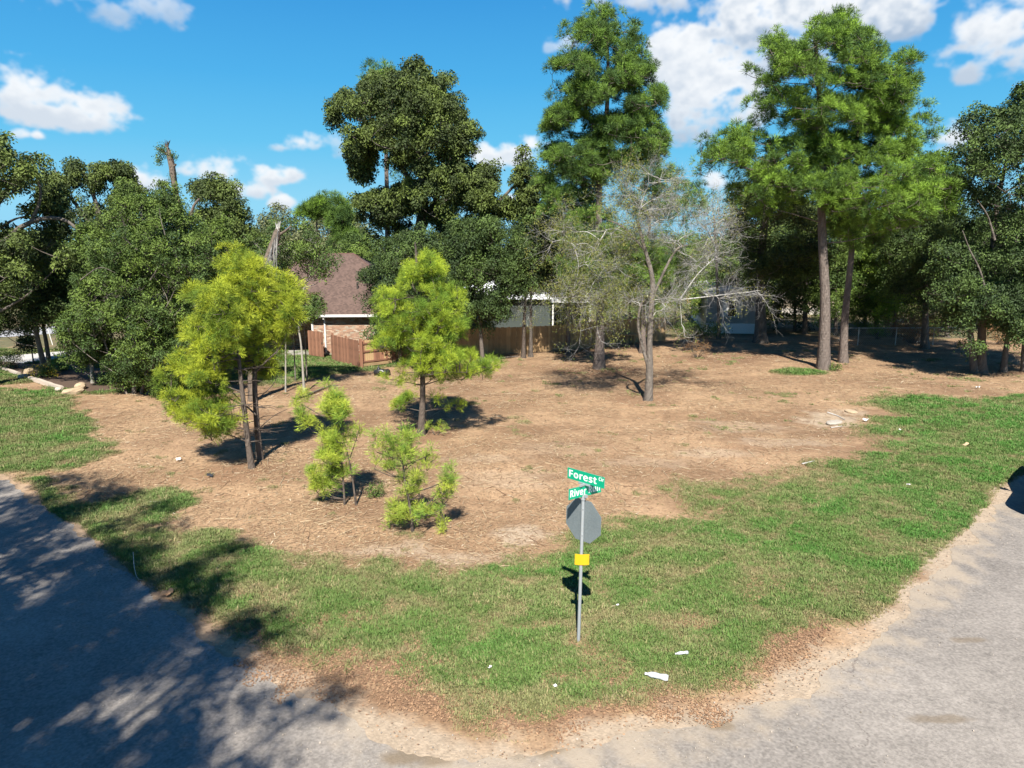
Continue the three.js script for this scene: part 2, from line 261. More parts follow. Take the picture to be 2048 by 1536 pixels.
{
  const NX0 = -15, NZ0 = -26, NW = 34, ND = 20, MX0 = -58, MZ0 = -73, MW = 116, MD = 76;
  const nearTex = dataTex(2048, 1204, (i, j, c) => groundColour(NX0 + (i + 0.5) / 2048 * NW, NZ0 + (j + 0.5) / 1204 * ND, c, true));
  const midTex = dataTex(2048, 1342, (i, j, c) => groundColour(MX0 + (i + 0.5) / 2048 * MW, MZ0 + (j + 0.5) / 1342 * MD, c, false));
  for (const t of [nearTex, midTex]) t.wrapS = t.wrapT = THREE.ClampToEdgeWrapping;
  const farTex = dataTex(512, 512, (i, j, c) => { const n = wrapNoise(i / 32, j / 32, 16), m = wrapNoise(i / 6, j / 6, 512 / 6); const k = n * 0.6 + m * 0.4; c[0] = lerp(0.07, 0.2, k); c[1] = lerp(0.1, 0.16, k); c[2] = lerp(0.03, 0.075, k); });
  const bump = dataTex(512, 512, (i, j, c) => { c[0] = c[1] = c[2] = wrapNoise(i / 8, j / 8, 64) * 0.5 + wrapNoise(i / 3, j / 3, 512 / 3) * 0.3 + wrapNoise(i / 40, j / 40, 512 / 40) * 0.2; }, false);
  const b1 = bump.clone(), b2 = bump.clone(); b1.repeat.set(17, 10); b2.repeat.set(58, 38); b1.needsUpdate = b2.needsUpdate = true;
  const mats = [new THREE.MeshStandardMaterial({ map: nearTex, roughness: 1, bumpMap: b1, bumpScale: 0.018 }), new THREE.MeshStandardMaterial({ map: midTex, roughness: 1, bumpMap: b2, bumpScale: 0.04 }), new THREE.MeshStandardMaterial({ map: farTex, roughness: 1 })];
  const P = [], U = [], I = [[], [], []];
  const quad = (k, x0, z0, x1, z1, uv) => { const b = P.length / 3; for (const [x, z] of [[x0, z0], [x1, z0], [x1, z1], [x0, z1]]) { P.push(x, groundY(x, z), z); U.push(...uv(x, z)); } I[k].push(b, b + 2, b + 1, b, b + 3, b + 2); };
  const uvN = (x, z) => [(x - NX0) / NW, (z - NZ0) / ND], uvM = (x, z) => [(x - MX0) / MW, (z - MZ0) / MD], uvF = (x, z) => [x / 16, z / 16];
  const ST = 0.5, nx = MW / ST, nz = MD / ST;
  for (let j = 0; j < nz; j++) for (let i = 0; i < nx; i++) { const x = MX0 + i * ST, z = MZ0 + j * ST, inN = x >= NX0 - 1e-6 && x < NX0 + NW - 1e-6 && z >= NZ0 - 1e-6 && z < NZ0 + ND - 1e-6; quad(inN ? 0 : 1, x, z, x + ST, z + ST, inN ? uvN : uvM); }
  const R = 1500; quad(2, -R, -R, R, MZ0, uvF); quad(2, -R, MZ0 + MD, R, R, uvF); quad(2, -R, MZ0, MX0, MZ0 + MD, uvF); quad(2, MX0 + MW, MZ0, R, MZ0 + MD, uvF);
  const g = new THREE.BufferGeometry(); g.setAttribute('position', new THREE.BufferAttribute(new Float32Array(P), 3)); g.setAttribute('uv', new THREE.BufferAttribute(new Float32Array(U), 2)); g.setIndex([...I[0], ...I[1], ...I[2]]);
  let at = 0; I.forEach((a, k) => { g.addGroup(at, a.length, k); at += a.length; }); g.computeVertexNormals();
  struct('ground', g, mats, 'cleared brown lot ringed by patchy green grass');
}
const roadStains = spotsOf([[1075, 1498, 0.45, 0.25, 1], [830, 1512, 0.6, 0.25, 0.9], [1440, 1452, 0.3, 0.15, 0.8], [1945, 1280, 0.4, 0.12, 0.7], [1880, 1440, 0.5, 0.12, 0.7]]);
// the asphalt: one sheet, ragged where sand has run over its edge
{
  const edge = [], c = new THREE.CatmullRomCurve3(roadEdge.map(([x, z]) => V(x, 0, z)), false, 'centripetal').getPoints(900);
  for (let k = 0; k < c.length; k++) { const p = c[k], q = c[Math.min(k + 1, c.length - 1)], o = c[Math.max(k - 1, 0)], tx = q.x - o.x, tz = q.z - o.z, L = Math.hypot(tx, tz) || 1, s = (fbm(p.x * 1.1 + 3, p.z * 1.1 + 8, 4) - 0.5) * 0.75 + (noise(p.x * 9, p.z * 9) - 0.5) * 0.08; edge.push(new THREE.Vector2(p.x - tz / L * s, -(p.z + tx / L * s))); }
  const sh = new THREE.Shape([...edge, ...roadPoly.slice(roadEdge.length).map(([x, z]) => new THREE.Vector2(x, -z))]);
  const g = new THREE.ShapeGeometry(sh); g.rotateX(-Math.PI / 2); g.translate(0, 0.006, 0);
  const X0 = -16, Z0 = -26, WW = 34, DD = 22, pos = g.attributes.position, uv = g.attributes.uv;
  for (let k = 0; k < pos.count; k++) uv.setXY(k, (pos.getX(k) - X0) / WW, (pos.getZ(k) - Z0) / DD);
  const cracks = []; { const r = RNG(12); for (let k = 0; k < 16; k++) { let x = lerp(-15, 17, r()), z = lerp(-24, -6, r()), a = r() * 6.28; const w = 0.008 + r() * 0.014, n = 30 + r() * 70; for (let q = 0; q < n; q++) { cracks.push([x, z, w]); a += (r() - 0.5) * 1.3; x += Math.cos(a) * 0.05; z += Math.sin(a) * 0.05; } } }
  const grid = new Map(); for (const q of cracks) { const k = Math.floor(q[0] * 4) + ',' + Math.floor(q[1] * 4); (grid.get(k) ?? grid.set(k, []).get(k)).push(q); }
  const tex = dataTex(2048, 1326, (i, j, o) => {
    const x = X0 + (i + 0.5) / 2048 * WW, z = Z0 + (j + 0.5) / 1326 * DD, n = fbm(x * 0.4 + 5, z * 0.4, 4), m = fbm(x * 3, z * 3, 3), f = noise(x * 31, z * 31), f2 = noise(x * 57 + 3, z * 57);
    let v = 0.235 + (n - 0.5) * 0.1 + (m - 0.5) * 0.07 + (f - 0.5) * 0.11 + (f2 - 0.5) * 0.07;
    let r = v * 1.08, g2 = v * 0.97, b = v * 0.86;
    const rd = -roadField.at(x, z), sand = smoothstep(0.75 - rd + (m - 0.5) * 1.3, 0, 0.9) * 0.75 * smoothstep(x, -5, -1); r = lerp(r, 0.4, sand); g2 = lerp(g2, 0.325, sand); b = lerp(b, 0.24, sand);
    const q = grid.get(Math.floor(x * 4) + ',' + Math.floor(z * 4)); if (q) for (const [cx, cz, w] of q) if ((cx - x) ** 2 + (cz - z) ** 2 < w * w * (0.5 + f)) { r *= 0.62; g2 *= 0.6; b *= 0.6; break; }
    const st = near(roadStains, x, z, m) * 0.8; r = lerp(r, 0.17, st); g2 = lerp(g2, 0.125, st); b = lerp(b, 0.075, st);
    o[0] = r; o[1] = g2; o[2] = b;
  });
  tex.wrapS = tex.wrapT = THREE.MirroredRepeatWrapping;
  const bump = dataTex(512, 512, (i, j, o) => { o[0] = o[1] = o[2] = wrapNoise(i / 3, j / 3, 512 / 3) * 0.6 + wrapNoise(i / 9, j / 9, 512 / 9) * 0.4; }, false); bump.repeat.set(17, 11);
  struct('road', g, new THREE.MeshStandardMaterial({ map: tex, roughness: 0.92, bumpMap: bump, bumpScale: 0.008 }), 'pale worn asphalt road curving round the corner of the lot');
}
function flat(name, pts, y, mat, label) { const s = new THREE.Shape(pts.map(([x, z]) => new THREE.Vector2(x, -z))), g = new THREE.ShapeGeometry(s); g.rotateX(-Math.PI / 2); g.translate(0, y, 0); const p = g.attributes.position, u = g.attributes.uv; for (let k = 0; k < p.count; k++) u.setXY(k, p.getX(k), p.getZ(k)); return struct(name, g, mat, label); }
function speckle(a, b, sc) { return dataTex(256, 256, (i, j, c) => { const n = clamp(wrapNoise(i / 40 * sc, j / 40 * sc, 6.4 * sc) * 0.5 + wrapNoise(i / 5, j / 5, 51.2) * 0.5, 0, 1); for (let q = 0; q < 3; q++) c[q] = lerp(a[q], b[q], n); }); }

// ---------------------------------------------------------------- trees
const LOOK = {
  youngPine: { geo: [needleTuft(72, 0.25, 0.0085, 21, 0.4), needleTuft(72, 0.25, 0.0085, 22, 0.4)], a: lin(0.42, 0.48, 0.028), b: lin(0.12, 0.2, 0.016), mat: needleMat, up: 0.55, size: 1.1 },
  sapling: { geo: [needleTuft(64, 0.2, 0.008, 23, 0.5), needleTuft(64, 0.2, 0.008, 24, 0.5)], a: lin(0.42, 0.49, 0.05), b: lin(0.17, 0.29, 0.03), mat: needleMat, up: 1.3, size: 1.15 },
  pine: { geo: [needleTuft(50, 0.42, 0.026, 31, 0.25), needleTuft(50, 0.42, 0.026, 32, 0.25)], a: lin(0.19, 0.32, 0.028), b: lin(0.045, 0.1, 0.012), mat: needleMat, up: 0.5, size: 0.9 },
  bluePine: { geo: [needleTuft(50, 0.42, 0.026, 33, 0.25), needleTuft(50, 0.42, 0.026, 34, 0.25)], a: lin(0.15, 0.26, 0.03), b: lin(0.04, 0.09, 0.016), mat: needleMat, up: 0.5, size: 0.85 },
  oak: { geo: [leafCluster(22, 0.26, 0.13, 0.075, 41), leafCluster(20, 0.26, 0.15, 0.08, 42)], a: lin(0.115, 0.16, 0.026), b: lin(0.034, 0.056, 0.011), mat: leafMat, up: 0.3, size: 1 },
  holly: { geo: [leafCluster(22, 0.26, 0.11, 0.06, 43), leafCluster(20, 0.26, 0.13, 0.065, 44)], a: lin(0.085, 0.14, 0.026), b: lin(0.024, 0.05, 0.011), mat: leafMat, up: 0.3, size: 1 },
  mid: { geo: [leafCluster(17, 0.24, 0.095, 0.05, 45), leafCluster(17, 0.24, 0.095, 0.05, 46)], a: lin(0.12, 0.185, 0.026), b: lin(0.04, 0.08, 0.013), mat: leafMat, up: 0.3, size: 1 },
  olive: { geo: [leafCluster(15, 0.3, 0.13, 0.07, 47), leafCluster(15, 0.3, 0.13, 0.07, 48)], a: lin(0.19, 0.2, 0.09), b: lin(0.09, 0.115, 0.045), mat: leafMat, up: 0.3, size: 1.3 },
  dry: { geo: [leafCluster(12, 0.26, 0.1, 0.05, 49)], a: lin(0.34, 0.19, 0.08), b: lin(0.2, 0.11, 0.05), mat: dryMat, up: 0.3, size: 1 },
  autumn: { geo: [leafCluster(9, 0.3, 0.075, 0.045, 50)], a: lin(0.24, 0.23, 0.045), b: lin(0.1, 0.14, 0.03), mat: leafMat, up: 0.3, size: 1 },
};
// masses of a crown: an outline seen from the road, filled through the crown's depth
function fillOutline(r, poly, D, n, r0, r1, thick = 1, holes = [], most = 5, clumpy = 0, space = 0.3) {
  let x0 = 1e9, x1 = -1e9, y0 = 1e9, y1 = -1e9; for (const [x, y] of poly) { x0 = Math.min(x0, x); x1 = Math.max(x1, x); y0 = Math.min(y0, y); y1 = Math.max(y1, y); }
  const spans = new Map(), span = (y) => { y = Math.round(y / 4) * 4; if (!spans.has(y)) { let a = 1e9, b = -1e9; for (let x = x0; x <= x1; x += (x1 - x0) / 60) if (inside(poly, x, y)) { a = Math.min(a, x); b = Math.max(b, x); } spans.set(y, [a, b]); } return spans.get(y); };
  const out = [], ph = r() * 90, gap = 26 * 46 / D;
  for (let k = 0, tries = 0; k < n && tries < n * 60; tries++) {
    const px = lerp(x0 - 12, x1 + 12, r()), py = lerp(y0 - 12, y1 + 12, r()), wv = 30 * 46 / D; if (!inside(poly, px + (noise(px / wv + ph, py / wv) - 0.5) * wv * 1.5, py + (noise(px / wv, py / wv + ph) - 0.5) * wv * 1.3)) continue;
    const rad = lerp(r0, r1, r()), rp = rad * FL / D;
    if ((clumpy && fbm(px / gap + ph, py / gap + ph * 2, 2) < clumpy + (r() - 0.5) * 0.08) || holes.some(([hx, hy, hr]) => Math.hypot(px - hx, (py - hy)) < hr + rp * 0.5)) continue;
    const [a, b] = span(py), w = Math.max(4, (b - a) / 2), q = clamp((px - (a + b) / 2) / w, -1, 1);
    const dz = (r() * 2 - 1) * Math.min(most, w * D / FL) * Math.sqrt(1 - q * q) * thick, c = spot(px, py, D + dz);
    if (out.some((o) => o.c.distanceTo(c) < (o.r + rad) * space)) continue;
    out.push({ c, r: rad }); k++;
  }
  return out;
}
function tree(o) {
  const r = RNG(o.seed), look = LOOK[o.look], D = o.D, fol = [];
  const trunks = o.trunks.map((t) => t.map(([px, py, dd = 0]) => spot(px, py, D + dd)));
  const b0 = trunks[0][0], origin = V(b0.x, groundY(b0.x, b0.z), b0.z);
  trunks.forEach((t, k) => { if (!(o.aloft ?? []).includes(k)) { t[0].y = Math.min(t[0].y, groundY(t[0].x, t[0].z)) - 0.15; } });
  const root = thing(o.name, o.label, o.cat ?? 'tree', [origin.x, origin.y, origin.z], 0, o.group);
  const T = new Tubes(), L = new Tubes(), lines = [];
  trunks.forEach((t, k) => {
    const rr = Array.isArray(o.r0) ? o.r0[k] ?? o.r0[0] : o.r0, top = rr * (o.taper ?? 0.22), pts = curve(t, 18); lines.push(pts);
    T.add(pts, (f) => lerp(rr, top, Math.pow(f, 0.9)) * (1 + (k === 0 || o.flare ? 0.55 : 0.1) * Math.exp(-f * 22)), 0, rr > 0.15 ? 12 : 8, 0.28, o.seed + k);
  });
  part(root, 'trunk', T.build(origin), BARK[o.bark]);
  const limbs = [...(o.limbs ?? [])].map(([pl, ra, rb, dd]) => L.add(curve(pl.map(([px, py, q = 0]) => spot(px, py, D + (dd ?? 0) + q)), 12), ra, rb, 7, 0.25, o.seed));
  const colour = new THREE.Color(), dir = V(0, 0, 0);
  for (let k = 0; k < (o.dead ?? 0); k++) { const t = lines[k % lines.length], p = t[3 + Math.floor(r() * 9)], a = r() * 6.28, q = 0.4 + r() * 0.7; L.add(curve([p, V(p.x + Math.cos(a) * q * 0.5, p.y + 0.02, p.z + Math.sin(a) * q * 0.5), V(p.x + Math.cos(a + 0.3) * q, p.y + (r() - 0.3) * 0.3, p.z + Math.sin(a + 0.3) * q)], 5), 0.015, 0.004, 4); }
  const jit = (c, amt) => { const h = 1 + (r() - 0.5) * amt; return c.clone().multiplyScalar(h); };
  for (const reg of o.regions) {
    const lk = reg.look ? LOOK[reg.look] : look, flat = reg.flat ?? o.flat ?? 0.8, size = (reg.size ?? o.size ?? 1) * lk.size, list = reg.look ? [] : fol;
    for (const pad of fillOutline(r, reg.poly, D + (reg.dd ?? 0), Math.round(reg.n * (o.dens ?? 1.5)), reg.r?.[0] ?? o.pad[0], reg.r?.[1] ?? o.pad[1], reg.thick ?? o.thick ?? 1, reg.holes, reg.most ?? o.most, reg.clumpy ?? o.clumpy ?? 0.36, o.space)) {
      let best = null, bd = 1e9; const rise = o.rise ?? 0.35;
      for (const pts of lines) for (let k = 2; k < pts.length; k++) { const p = pts[k], h = Math.hypot(p.x - pad.c.x, p.z - pad.c.z), e = (Math.abs(p.y - (pad.c.y - rise * h)) + h * 0.8) * (pts.limb ? 1.25 : 1); if (e < bd) { bd = e; best = p; } }
      const hold = V(pad.c.x, pad.c.y - pad.r * flat * 0.4, pad.c.z), len = best.distanceTo(hold);
      if (len > 0.3 && !reg.bare) { const mid = best.clone().lerp(hold, 0.5); mid.y += len * (o.sag ?? -0.05) + (r() - 0.5) * len * 0.1; mid.x += (r() - 0.5) * len * 0.16; mid.z += (r() - 0.5) * len * 0.16; const cv = curve([best, mid, hold], 6); L.add(cv, (o.limb ?? 0.012) * len * 0.8 + 0.01, 0.01, 5, 0.1, k_(pad)); cv.limb = true; if (len > 0.7) lines.push(cv); }
      const hue = 0.5 + (r() - 0.5) * 1.3, m = Math.round((reg.per ?? o.per) * (0.75 + r() * 0.5));
      for (let k = 0; k < m; k++) {
        onSphere(r, dir); if (dir.y < -0.25 && r() < 0.75) dir.y *= -1;
        const q = pad.r * (0.45 + 0.6 * Math.sqrt(r())), p = V(pad.c.x + dir.x * q, pad.c.y + dir.y * q * flat, pad.c.z + dir.z * q);
        if (r() < (o.twig ?? 0.35)) L.add([hold, hold.clone().lerp(p, 0.55).add(V(0, -0.04 * q, 0)), p], 0.011, 0.004, 3);
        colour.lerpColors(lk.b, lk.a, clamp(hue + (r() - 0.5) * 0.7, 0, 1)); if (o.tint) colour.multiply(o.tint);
        list.push([p, V(dir.x, dir.y * 0.6 + lk.up, dir.z).normalize(), size * (0.65 + r() * 0.7), jit(colour, 0.45), r() * 6.28]);
      }
    }
    if (reg.look && list.length) scatter(root, reg.part ?? 'dry_leaves', lk.geo[0], lk.mat, list, origin);
    for (const [px, py, rad, n, dd = 0] of reg.sprays ?? []) { const c = spot(px, py, D + dd); for (let k = 0; k < n; k++) { onSphere(r, dir); fol.push([c.clone().addScaledVector(dir, rad * Math.cbrt(r())), V(dir.x, dir.y + 0.6, dir.z).normalize(), size * (0.8 + r() * 0.4), jit(look.a, 0.4), r() * 6.28]); } }
  }
  if (L.p.length) part(root, 'branches', L.build(origin), BARK[o.limbBark ?? o.bark]).userData.kind = 'stuff';
  if (fol.length) { const h = [[], []]; fol.forEach((f, k) => h[k % look.geo.length].push(f)); h.forEach((a, k) => a.length && scatter(root, 'foliage', look.geo[k], look.mat, a, origin)); }
  return root;
}
const k_ = (pad) => Math.floor(pad.c.x * 13 + pad.c.y * 7);

// the two tall pines right of centre, one close behind the other
tree({ name: 'pine_tree', label: 'tallest thick-trunked pine on the right with wide layered shelves of needles', seed: 101, look: 'pine', bark: 'pine', D: 40.2, r0: 0.285, pad: [0.22, 0.36], flat: 0.8, per: 5, dens: 4.6, clumpy: 0.43, space: 0.62, twig: 0.25, limb: 0.011, rise: 0.15, taper: 0.3, most: 4.5,
  trunks: [[[1647, 741], [1650, 600], [1645, 480], [1643, 380], [1648, 280], [1640, 200], [1634, 130], [1630, 70]]],
  regions: [
    { n: 62, poly: [[1488, 130], [1535, 75], [1600, 62], [1665, 30], [1700, 34], [1745, 62], [1775, 125], [1760, 160], [1700, 175], [1640, 150], [1590, 165], [1510, 175]] },
    { n: 34, poly: [[1700, 150], [1765, 128], [1800, 108], [1848, 115], [1848, 170], [1835, 215], [1780, 235], [1715, 215]], dd: 1 },
    { n: 34, poly: [[1512, 205], [1560, 186], [1640, 200], [1720, 175], [1745, 230], [1700, 270], [1640, 265], [1580, 245], [1525, 235]] },
    { n: 56, poly: [[1398, 322], [1406, 285], [1455, 262], [1490, 240], [1540, 285], [1600, 280], [1640, 330], [1630, 375], [1580, 410], [1500, 425], [1455, 395], [1470, 345], [1430, 330]] },
    { n: 10, poly: [[1640, 280], [1700, 275], [1690, 320], [1645, 325]], dd: -1 },
    { n: 64, poly: [[1660, 340], [1720, 320], [1790, 300], [1850, 320], [1925, 325], [1930, 360], [1905, 425], [1840, 455], [1770, 450], [1720, 470], [1670, 430]], dd: -0.5 },
    { n: 22, poly: [[1590, 380], [1640, 345], [1700, 380], [1690, 430], [1620, 425]], dd: -1.2 },
    { n: 20, poly: [[1650, 420], [1720, 410], [1790, 440], [1770, 490], [1700, 500], [1660, 470]], dd: 1.5 },
  ] });
tree({ name: 'pine_tree', label: 'second tall pine close behind and right of the tallest pine', seed: 102, look: 'pine', bark: 'pine', D: 42.8, r0: 0.235, pad: [0.22, 0.36], flat: 0.8, per: 5, dens: 4.6, clumpy: 0.43, space: 0.62, twig: 0.25, limb: 0.011, rise: 0.1, taper: 0.35,
  trunks: [[[1686, 727], [1690, 640], [1702, 520], [1708, 440], [1714, 300], [1718, 200]]],
  regions: [
    { n: 44, poly: [[1700, 215], [1790, 225], [1842, 205], [1850, 240], [1868, 275], [1872, 290], [1835, 320], [1760, 330], [1700, 300]] },
    { n: 30, poly: [[1560, 270], [1640, 260], [1740, 280], [1740, 340], [1640, 350], [1580, 330]], dd: 1 },
    { n: 22, poly: [[1640, 350], [1780, 340], [1830, 400], [1760, 440], [1660, 430]], dd: 1.5 },
  ] });
tree({ name: 'pine_tree', label: 'tall pointed blue-green pine in the centre, trunk shaded at its foot', seed: 103, look: 'bluePine', bark: 'pine', D: 40.4, r0: 0.27, pad: [0.2, 0.34], flat: 0.8, per: 5, dens: 4.4, clumpy: 0.42, space: 0.62, twig: 0.25, limb: 0.011, rise: 0.1, taper: 0.2, most: 4,
  trunks: [[[1198, 741], [1200, 640], [1197, 500], [1200, 350], [1213, 230], [1216, 120], [1212, 40]]],
  regions: [
    { n: 40, poly: [[1185, 15], [1235, 12], [1245, 50], [1275, 38], [1285, 90], [1290, 130], [1250, 155], [1180, 150], [1120, 115], [1145, 105], [1150, 52], [1175, 45]] },
    { n: 44, poly: [[1098, 140], [1120, 105], [1180, 130], [1250, 145], [1290, 120], [1316, 130], [1310, 170], [1260, 190], [1190, 185], [1130, 170]] },
    { n: 46, poly: [[1125, 180], [1200, 170], [1270, 180], [1338, 185], [1330, 235], [1270, 235], [1200, 215], [1140, 210]] },
    { n: 28, poly: [[1072, 240], [1082, 210], [1120, 198], [1165, 215], [1180, 245], [1120, 262], [1085, 275]] },
    { n: 60, poly: [[1180, 245], [1260, 225], [1325, 235], [1345, 285], [1325, 320], [1280, 345], [1200, 340], [1190, 290]] },
    { n: 46, poly: [[1088, 310], [1110, 285], [1180, 270], [1240, 320], [1230, 360], [1150, 375], [1110, 345]] },
    { n: 44, poly: [[1085, 340], [1150, 350], [1215, 370], [1210, 450], [1150, 490], [1090, 470], [1075, 400]], dd: 1 }, { n: 44, poly: [[1130, 450], [1190, 430], [1260, 470], [1285, 540], [1250, 590], [1170, 590], [1120, 540]], dd: -0.8 },
  ] });
tree({ name: 'pine_tree', label: 'shorter pine half hidden behind the grey dead tree, right of the pointed pine', seed: 104, look: 'bluePine', bark: 'pine', D: 47, r0: 0.2, pad: [0.5, 0.8], flat: 0.7, per: 12, rise: 0.1, twig: 0.2,
  trunks: [[[1285, 705], [1290, 560], [1300, 440], [1310, 350]]],
  regions: [{ n: 40, poly: [[1245, 355], [1310, 335], [1365, 360], [1400, 405], [1385, 440], [1320, 470], [1250, 440]] }, { n: 70, poly: [[1180, 520], [1250, 470], [1360, 500], [1370, 580], [1310, 610], [1230, 610]], clumpy: 0.3 }] });
tree({ name: 'pine_tree', label: 'low green pine between the pointed pine and the vine-hung sapling', seed: 105, look: 'bluePine', bark: 'pine', D: 47.5, r0: 0.16, pad: [0.45, 0.75], flat: 0.75, per: 12, rise: 0.1, twig: 0.2,
  trunks: [[[1135, 700], [1140, 560], [1145, 430]]],
  regions: [{ n: 110, poly: [[1075, 430], [1140, 380], [1210, 430], [1250, 500], [1240, 590], [1180, 610], [1110, 605], [1070, 560]], clumpy: 0.3 }] });
tree({ name: 'pine_tree', label: 'bright pine top showing behind the left side of the big dark oak', seed: 106, look: 'pine', bark: 'pine', D: 54, r0: 0.3, pad: [0.6, 1], flat: 0.75, per: 13, size: 1.1, twig: 0.15, rise: 0.1,
  trunks: [[[770, 690], [775, 500], [772, 300], [768, 160]]],
  regions: [{ n: 44, poly: [[722, 165], [745, 138], [775, 140], [800, 150], [825, 190], [850, 230], [830, 300], [770, 290], [735, 220]] }, { n: 22, poly: [[800, 260], [860, 250], [850, 340], [790, 350]] }] });

// oaks
tree({ name: 'oak_tree', label: 'big dark green oak towering behind the yellow-green pine in the middle', seed: 110, look: 'oak', bark: 'oak', D: 46, r0: [0.5, 0.22, 0.2], pad: [0.28, 0.55], flat: 0.85, per: 13, dens: 2.0, clumpy: 0.42, twig: 0.2, limb: 0.016, rise: 0.7, most: 4.5, aloft: [1, 2], size: 1.05,
  trunks: [[[838, 728], [840, 560], [838, 480], [846, 410], [842, 330], [835, 250], [815, 170]], [[838, 470], [880, 380], [905, 300], [900, 210]], [[846, 400], [800, 330], [760, 260], [730, 220]]],
  limbs: [[[[860, 350], [880, 335], [905, 328], [940, 320]], 0.12, 0.05], [[[790, 290], [760, 258], [720, 240], [690, 230]], 0.11, 0.03], [[[960, 430], [1000, 400], [1030, 370], [1060, 345]], 0.14, 0.04]],
  regions: [
    { n: 185, poly: [[662, 238], [668, 195], [700, 190], [718, 168], [748, 152], [790, 162], [818, 140], [838, 128], [858, 140], [850, 168], [875, 140], [900, 148], [905, 190], [928, 205], [936, 240], [955, 236], [950, 262], [932, 275], [955, 290], [935, 305], [900, 320], [870, 330], [800, 330], [760, 345], [720, 355], [690, 300], [675, 270]], holes: [[752, 318, 20], [742, 340, 14], [870, 318, 14], [720, 250, 8]] },
    { n: 46, poly: [[690, 270], [735, 290], [735, 350], [720, 365], [700, 340]] },
    { n: 130, poly: [[770, 330], [800, 300], [900, 300], [960, 320], [990, 355], [1005, 400], [985, 450], [940, 480], [900, 470], [860, 440], [800, 430], [780, 380]], holes: [[850, 470, 24], [870, 400, 8]] },
    { n: 70, poly: [[705, 400], [745, 380], [800, 380], [820, 430], [770, 455], [735, 440], [706, 428]] },
    { n: 34, poly: [[1000, 400], [1015, 355], [1040, 322], [1075, 318], [1098, 350], [1085, 400], [1040, 440], [1000, 440]] },
    { n: 90, poly: [[745, 470], [790, 450], [826, 470], [860, 480], [930, 460], [1000, 450], [1010, 520], [960, 560], [860, 560], [770, 540]], dd: 1.5, holes: [[842, 468, 16]] },
  ] });
tree({ name: 'oak_tree', label: 'dark oak at the left edge with a bare crooked bough under its crown', seed: 111, look: 'oak', bark: 'oak', D: 34, r0: 0.36, pad: [0.25, 0.5], per: 11, dens: 2.0, clumpy: 0.42, twig: 0.25, limb: 0.014, rise: 0.6, most: 4,
  trunks: [[[-85, 790], [-75, 640], [-60, 520], [-20, 430], [30, 360]]],
  limbs: [[[[-60, 520], [0, 490], [40, 455], [85, 437], [130, 440], [165, 468]], 0.15, 0.06], [[[-70, 500], [-10, 462], [25, 440], [50, 432]], 0.1, 0.03], [[[60, 445], [80, 400], [75, 350], [60, 310]], 0.08, 0.03]],
  regions: [{ n: 46, poly: [[-120, 380], [-60, 300], [0, 292], [30, 288], [62, 292], [90, 318], [92, 380], [60, 430], [-20, 440], [-110, 450]], holes: [[30, 430, 12]] }, { n: 40, poly: [[-80, 455], [30, 470], [110, 460], [170, 500], [150, 560], [40, 600], [-80, 600]] }, { n: 22, poly: [[60, 400], [110, 380], [150, 430], [140, 470], [70, 470]], dd: 1.5 }] });
tree({ name: 'oak_tree', label: 'dark ragged oak behind the leafy shrub tree, left of the broken trunk', seed: 112, look: 'oak', bark: 'oak', D: 46, r0: [0.3, 0.15, 0.15], pad: [0.28, 0.52], per: 11, dens: 1.9, clumpy: 0.42, twig: 0.25, limb: 0.014, rise: 0.8, aloft: [1, 2], most: 3.5,
  trunks: [[[215, 715], [212, 560], [205, 470], [190, 400], [165, 340]], [[205, 480], [160, 420], [130, 380], [110, 340]], [[208, 480], [240, 410], [265, 370]]],
  regions: [{ n: 24, poly: [[85, 390], [100, 350], [120, 312], [160, 322], [178, 355], [150, 395], [110, 420]] }, { n: 40, poly: [[180, 370], [190, 330], [225, 318], [258, 340], [280, 368], [262, 400], [220, 415]] }, { n: 46, poly: [[150, 400], [220, 400], [290, 375], [320, 355], [345, 375], [350, 430], [280, 480], [150, 500], [100, 470], [110, 430]] }] });
tree({ name: 'oak_tree', label: 'black-trunked oak standing beside the grey mobile home', seed: 113, look: 'oak', bark: 'oak', D: 52, r0: 0.42, pad: [0.6, 1], per: 16, twig: 0.15, limb: 0.014, rise: 0.6, size: 1.1, taper: 0.4,
  trunks: [[[1522, 684], [1521, 600], [1524, 500], [1535, 400], [1545, 340]]],
  regions: [{ n: 100, poly: [[1455, 430], [1480, 370], [1520, 330], [1580, 340], [1640, 400], [1660, 480], [1640, 560], [1570, 590], [1500, 580], [1480, 540], [1495, 480]] }] });
